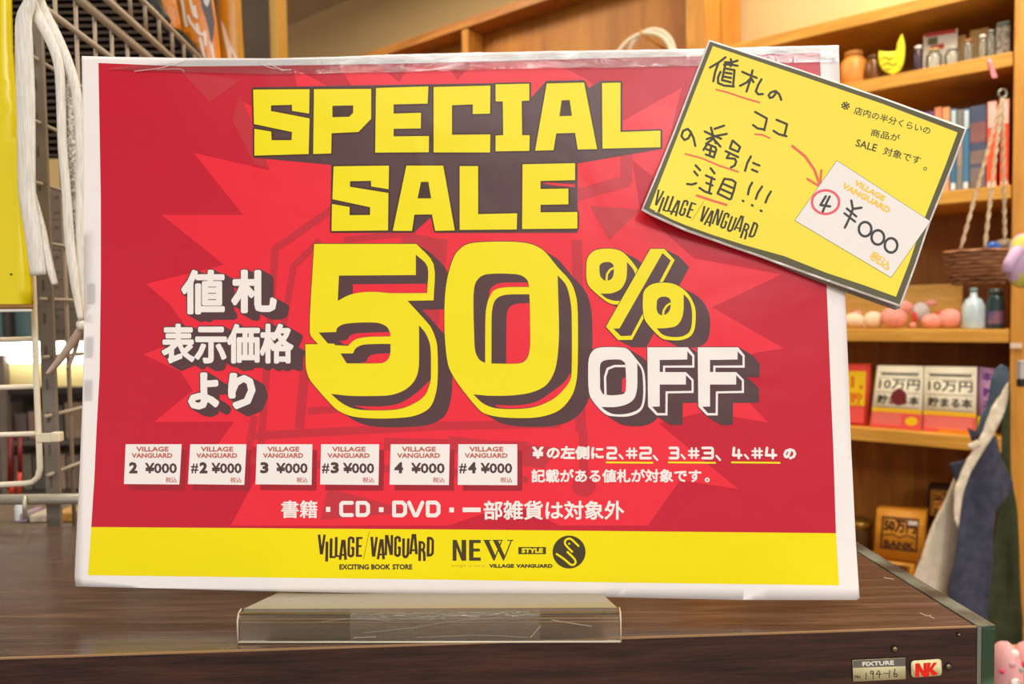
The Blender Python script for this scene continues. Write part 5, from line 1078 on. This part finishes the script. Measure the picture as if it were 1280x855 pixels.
# tan board and cartons under it
tbd = front_b = G().box(at(-40, 238, 1.30), (.26, 0, 0), (0, .02, 0), (0, 0, .054)).build('pale_board', mat('pale_board_paint', (206, 176, 116), .6)); tag(tbd, 'pale wooden board just under the dark grille, behind the upright', 'board')
M_ct = noisy(mat('grey_brown_carton', (124, 108, 92), .7), (108, 94, 80), 20); M_prt = mat('carton_print', (84, 74, 66), .7)
cnames = ('topmost', 'second from the top', 'third from the top', 'fourth from the top', 'lowest')
for i in range(5):
    y1_ = 276+i*37.2; a = at(48, y1_, 1.28); t = empty('carton', a+np.array([.05, .05, 0]), 'grey-brown carton behind the upright, %s of the stack of five' % cnames[i], 'box', 'stacked cartons')
    bevel(G().box(a, (.10, 0, 0), (0, .09, 0), (0, 0, .0525)).build('body', M_ct, t), .002)
    for j, (dx, dz, w2) in enumerate(((.028, .012, .010), (.044, .012, .006), (.030, .038, .008))): G().box(a+np.array([dx, -.0006, dz]), (w2, 0, 0), (0, .0006, 0), (0, 0, .004)).build('print_mark', M_prt, t)
teal = at(-60, 426, 1.22); o = bevel(G().box(teal, (at(43, 426, 1.22)-teal)*np.array([1, 0, 0]), (0, .1, 0), (0, 0, .062)).build('teal_box', noisy(mat('teal_card', (76, 106, 106), .6), (90, 118, 116), 20)), .002); tag(o, 'teal box below the yellow sign', 'box')
o = bevel(G().box(at(2, 425, 1.20), (.014, 0, 0), (0, .015, 0), (0, 0, .055)).build('dark_bottle', plastic('dark_bottle_body', (44, 38, 34), .3)), .004); tag(o, 'dark slim bottle in front of the teal box', 'bottle')
# lit display case far behind: tubes, cream panel
LD = 1.9
lc = empty('lit_display_case', at(60, 655, LD), 'far lit display case with bright white tubes, seen left of the poster', 'display case')
M_tube = glow('white_tube_light', (255, 252, 244), 5)
for i, (xa_, xb_) in enumerate(((-70, 8), (12, 40), (44, 90), (94, 150), (154, 240))):
    for j in range(3): G().tube([at(xa_, 431+j*9.5, LD), at(xb_, 431+j*9.5, LD)], .0085, 10).build('light_tube', M_tube, lc, True)
xw = at(-180, 500, LD+.1); G().box(at(-200, 488, LD+.04), (1.4, 0, 0), (0, .02, 0), (0, 0, .075)).build('cream_panel', mat('cream_panel_paint', (236, 216, 150), .5), lc)
G().box(at(-260, 900, LD+.12), (1.7, 0, 0), (0, .02, 0), (0, 0, at(0, 300, LD+.12)[2]-at(0, 900, LD+.12)[2])).build('back_panel', noisy(mat('case_back_dark', (104, 92, 80), .6), (74, 66, 58), 4), lc)
G().box(at(-200, 496, LD), (1.4, 0, 0), (0, .12, 0), (0, 0, .016)).build('shelf', mat('case_shelf_dark', (44, 40, 34), .5), lc)
G().box(at(-200, 560, LD), (1.4, 0, 0), (0, .12, 0), (0, 0, .012)).build('shelf', mat('case_shelf_grey', (96, 88, 78), .5), lc)
for x in (-40, 14): G().box(at(x, 900, LD-.01), (.020, 0, 0), (0, .02, 0), (0, 0, .98)).build('post', M_gpost, lc)
M_items = [plastic('muted_%d' % i, c, .5) for i, c in enumerate(((120, 106, 96), (98, 88, 84), (140, 112, 100), (112, 104, 84), (86, 84, 82), (150, 128, 110)))]
g2 = 0; cn = ('brown', 'grey', 'rosy', 'olive', 'slate', 'tan'); rn = ('upper', 'middle', 'lowest'); nn = ('first', 'second', 'third', 'fourth', 'fifth', 'sixth', 'seventh', 'eighth', 'ninth')
zs_ = [at(-200, 560, LD)[2]+.012, at(-200, 624, LD)[2]+.012]
G().box(at(-200, 624, LD), (1.4, 0, 0), (0, .12, 0), (0, 0, .012)).build('shelf', mat('case_shelf_low', (80, 72, 64), .5), lc)
for row, hh in enumerate((52, 50)):
    x = -6; q_ = 0
    while x < 112:
        w2 = random.choice((14, 18, 24)); a = at(x, 559, LD+.02); a[2] = zs_[row]+.0006; h2 = hh*random.uniform(.6, .95)*LD/900
        o = bevel(G().box(a, ((w2-2)*LD/900, 0, 0), (0, .05, 0), (0, 0, h2)).build('packet', M_items[g2 % 6]), .003)
        tag(o, 'dim %s packet, %s from the left in the %s row of the far display case' % (cn[g2 % 6], nn[q_], rn[row]), 'packet', 'packets in the far display case'); x += w2; g2 += 1; q_ += 1
rng = ((13, 612, 545, 3.2, (110, 26, 30), 'dark red slim stick hanging left of the other dark red one'), (25, 590, 545, 2.6, (120, 30, 34), 'second dark red slim stick, hanging nearer the white wire'), (24.5, 620, 588, 2.4, (216, 70, 56), 'coral red short stick under the right dark red one'), (15, 617, 604, 3.4, (226, 70, 40), 'orange-red cap just above the chrome rail'))
for x, yb_, yt_, r, c, lb in rng:
    o = G().tube([at(x, yb_, 1.0), at(x, yt_, 1.0)], r/900, 12).build('red_stick', plastic('red_stick_%d' % yb_, c, .4), None, True); tag(o, lb, 'stick')
# small goods below the rail, on a low shelf behind the counter
bd_ = .78; zf = at(40, 654, bd_)[2]
o = G().box((at(-160, 654, bd_)[0], bd_-.03, zf-.012), (.75, 0, 0), (0, .14, 0), (0, 0, .012)).build('low_shelf', M_ct); tag(o, 'low grey-brown shelf just behind the counter at left', 'shelf')
def onlow(name, x0, x1, yt_, label, cat, c, rnd=False):
    a = at(x0, 653, bd_); b2 = at(x1, yt_, bd_)
    if rnd: o = G().lathe(((a[0]+b2[0])/2, bd_+.01, zf+.0004), [((b2[0]-a[0])/2*q, (b2[2]-zf)*h) for q, h in ((.95, 0), (1, .05), (1, .7), (.7, .85), (.6, 1))], 18).build(name, plastic(name+'_m', c, .25), None, True)
    else: o = bevel(G().box((a[0], bd_, zf+.0004), (b2[0]-a[0], 0, 0), (0, .03, 0), (0, 0, b2[2]-zf)).build(name, noisy(mat(name+'_m%d' % x0, c, .4), tuple(q*.8 for q in c), 60), None), .002)
    tag(o, label, cat)
onlow('small_bottle', 11.5, 20, 630, 'small white and pale blue bottle behind the counter, under the chrome rail', 'bottle', (216, 226, 234), True)
onlow('lilac_packet', 24, 33, 642, 'lilac packet left of the chrome pin, behind the counter', 'packet', (186, 166, 186))
onlow('white_packet', 36, 56, 644, 'white and yellow packet right of the chrome pin', 'packet', (226, 214, 190))
onlow('amber_packet', 67, 93, 641, 'amber packet behind the counter, next to the poster edge', 'packet', (214, 160, 80))

# hanging orange packs above the poster
PD = 1.02
def pack(name, label, poly, c, D=PD, pad=.012):
    o0 = at(np.mean([p[0] for p in poly]), 40, D); wx = (max(p[0] for p in poly)-min(p[0] for p in poly))*D/900
    s_ = Surf(o0, (1, .12, 0), Z3, lambda x, y: pad*np.clip(1-(2*x/wx)**2, 0, 1)); t = empty(name, s_.map([(np.mean([p[0] for p in poly]), max(p[1] for p in poly))])[0], label, 'pack')
    m = noisy(mat(name+'_foil_%d' % poly[0][0], c, .3), tuple(q*.86 for q in c), 12)
    printed('front', s_, [[poly]], 0, m, t, 10, .01); return t, s_
t, s_ = pack('orange_pack', 'orange hanging pack with white slanted characters and a dark stripe above the poster', [(217, -40), (264, -40), (267, 0), (271, 27), (275, 60), (278, 92), (262, 92), (250, 68), (236, 50), (227, 36), (222, 10)], (232, 134, 14))
MW = mat('pack_white_print_and_glare', (228, 214, 200), .4)
wl = [[(226, -6), (229, 8), (231, 24), (233, 32)], [(237, -4), (240, 10), (243, 20)], [(235, 20), (238, 28), (243, 34)], [(243, 8), (246, 22)], [(246, 30), (249, 42), (257, 44)], [(250, 48), (253, 60), (256, 74)], [(256, 40), (257, 56)], [(263, 52), (266, 66), (267, 74)], [(240, 30), (247, 40)]]
printed('lettering', s_, [[q for z in wl for q in stroke(z, 3.4, n=8)]], .0006, MW, t, 0)
printed('dark_stripe', s_, [[[(247, -20), (262, -20), (265, 6), (268, 28), (267, 44), (264, 56), (261, 38), (257, 22), (252, 8)]]], .0009, mat('pack_dark_print', (84, 74, 80), .5), t, 0)
printed('silver_top', s_, [[[(251, -20), (262, -20), (262, 2), (259, 9), (255, 4)]]], .0012, mat('pack_grey_print', (200, 190, 186), .4), t, 0)
t, s_ = pack('amber_pack', 'plain amber pack with a white glare strip, right of the orange pack', [(272, -40), (299, -40), (302, 20), (306, 92), (277, 92), (274, 40)], (206, 142, 12), PD+.04, .008)
printed('painted_glare', s_, [[[(276, 24), (281, 34), (288, 56), (297, 72), (300, 90), (288, 90), (284, 66), (279, 44)]]], .0006, MW, t, 0)  # highlight on the foil painted as a white streak
t, s_ = pack('small_orange_pack', 'small orange pack at the left of the hanging packs, between two black trays', [(186, -40), (216, -40), (220, 0), (228, 40), (206, 35), (199, 27), (204, 20), (199, 9)], (224, 136, 16), PD+.05, .006)
M_blk = mat('black_tray_plastic', (16, 15, 14), .5)
for nm, poly, lb in (('upper', [(168, -30), (186, -30), (196, 2), (205, 18), (202, 26), (195, 27), (180, 8)], 'black tray corner left of the small orange pack'), ('lower', [(202, 33), (214, 34), (226, 38), (240, 54), (256, 80), (236, 80), (222, 58), (209, 44)], 'black tray under the small orange pack')):
    s_ = Surf(at(200, 30, .98), (1, 0, 0), Z3); t = tag(printed('black_tray', s_, [[rounded(poly, 3, 50)]], 0, M_blk, None, 0, .02), lb, 'tray')
# dim wall beyond, left
M_lw = noisy(mat('far_left_wall_paint', (150, 128, 100), .8), (130, 110, 86), 2)
G().box((-3.6, 3.6, 0), (.1, 0, 0), (0, -5, 0), (0, 0, cz)).build('wall_left', M_lw)['kind'] = 'structure'
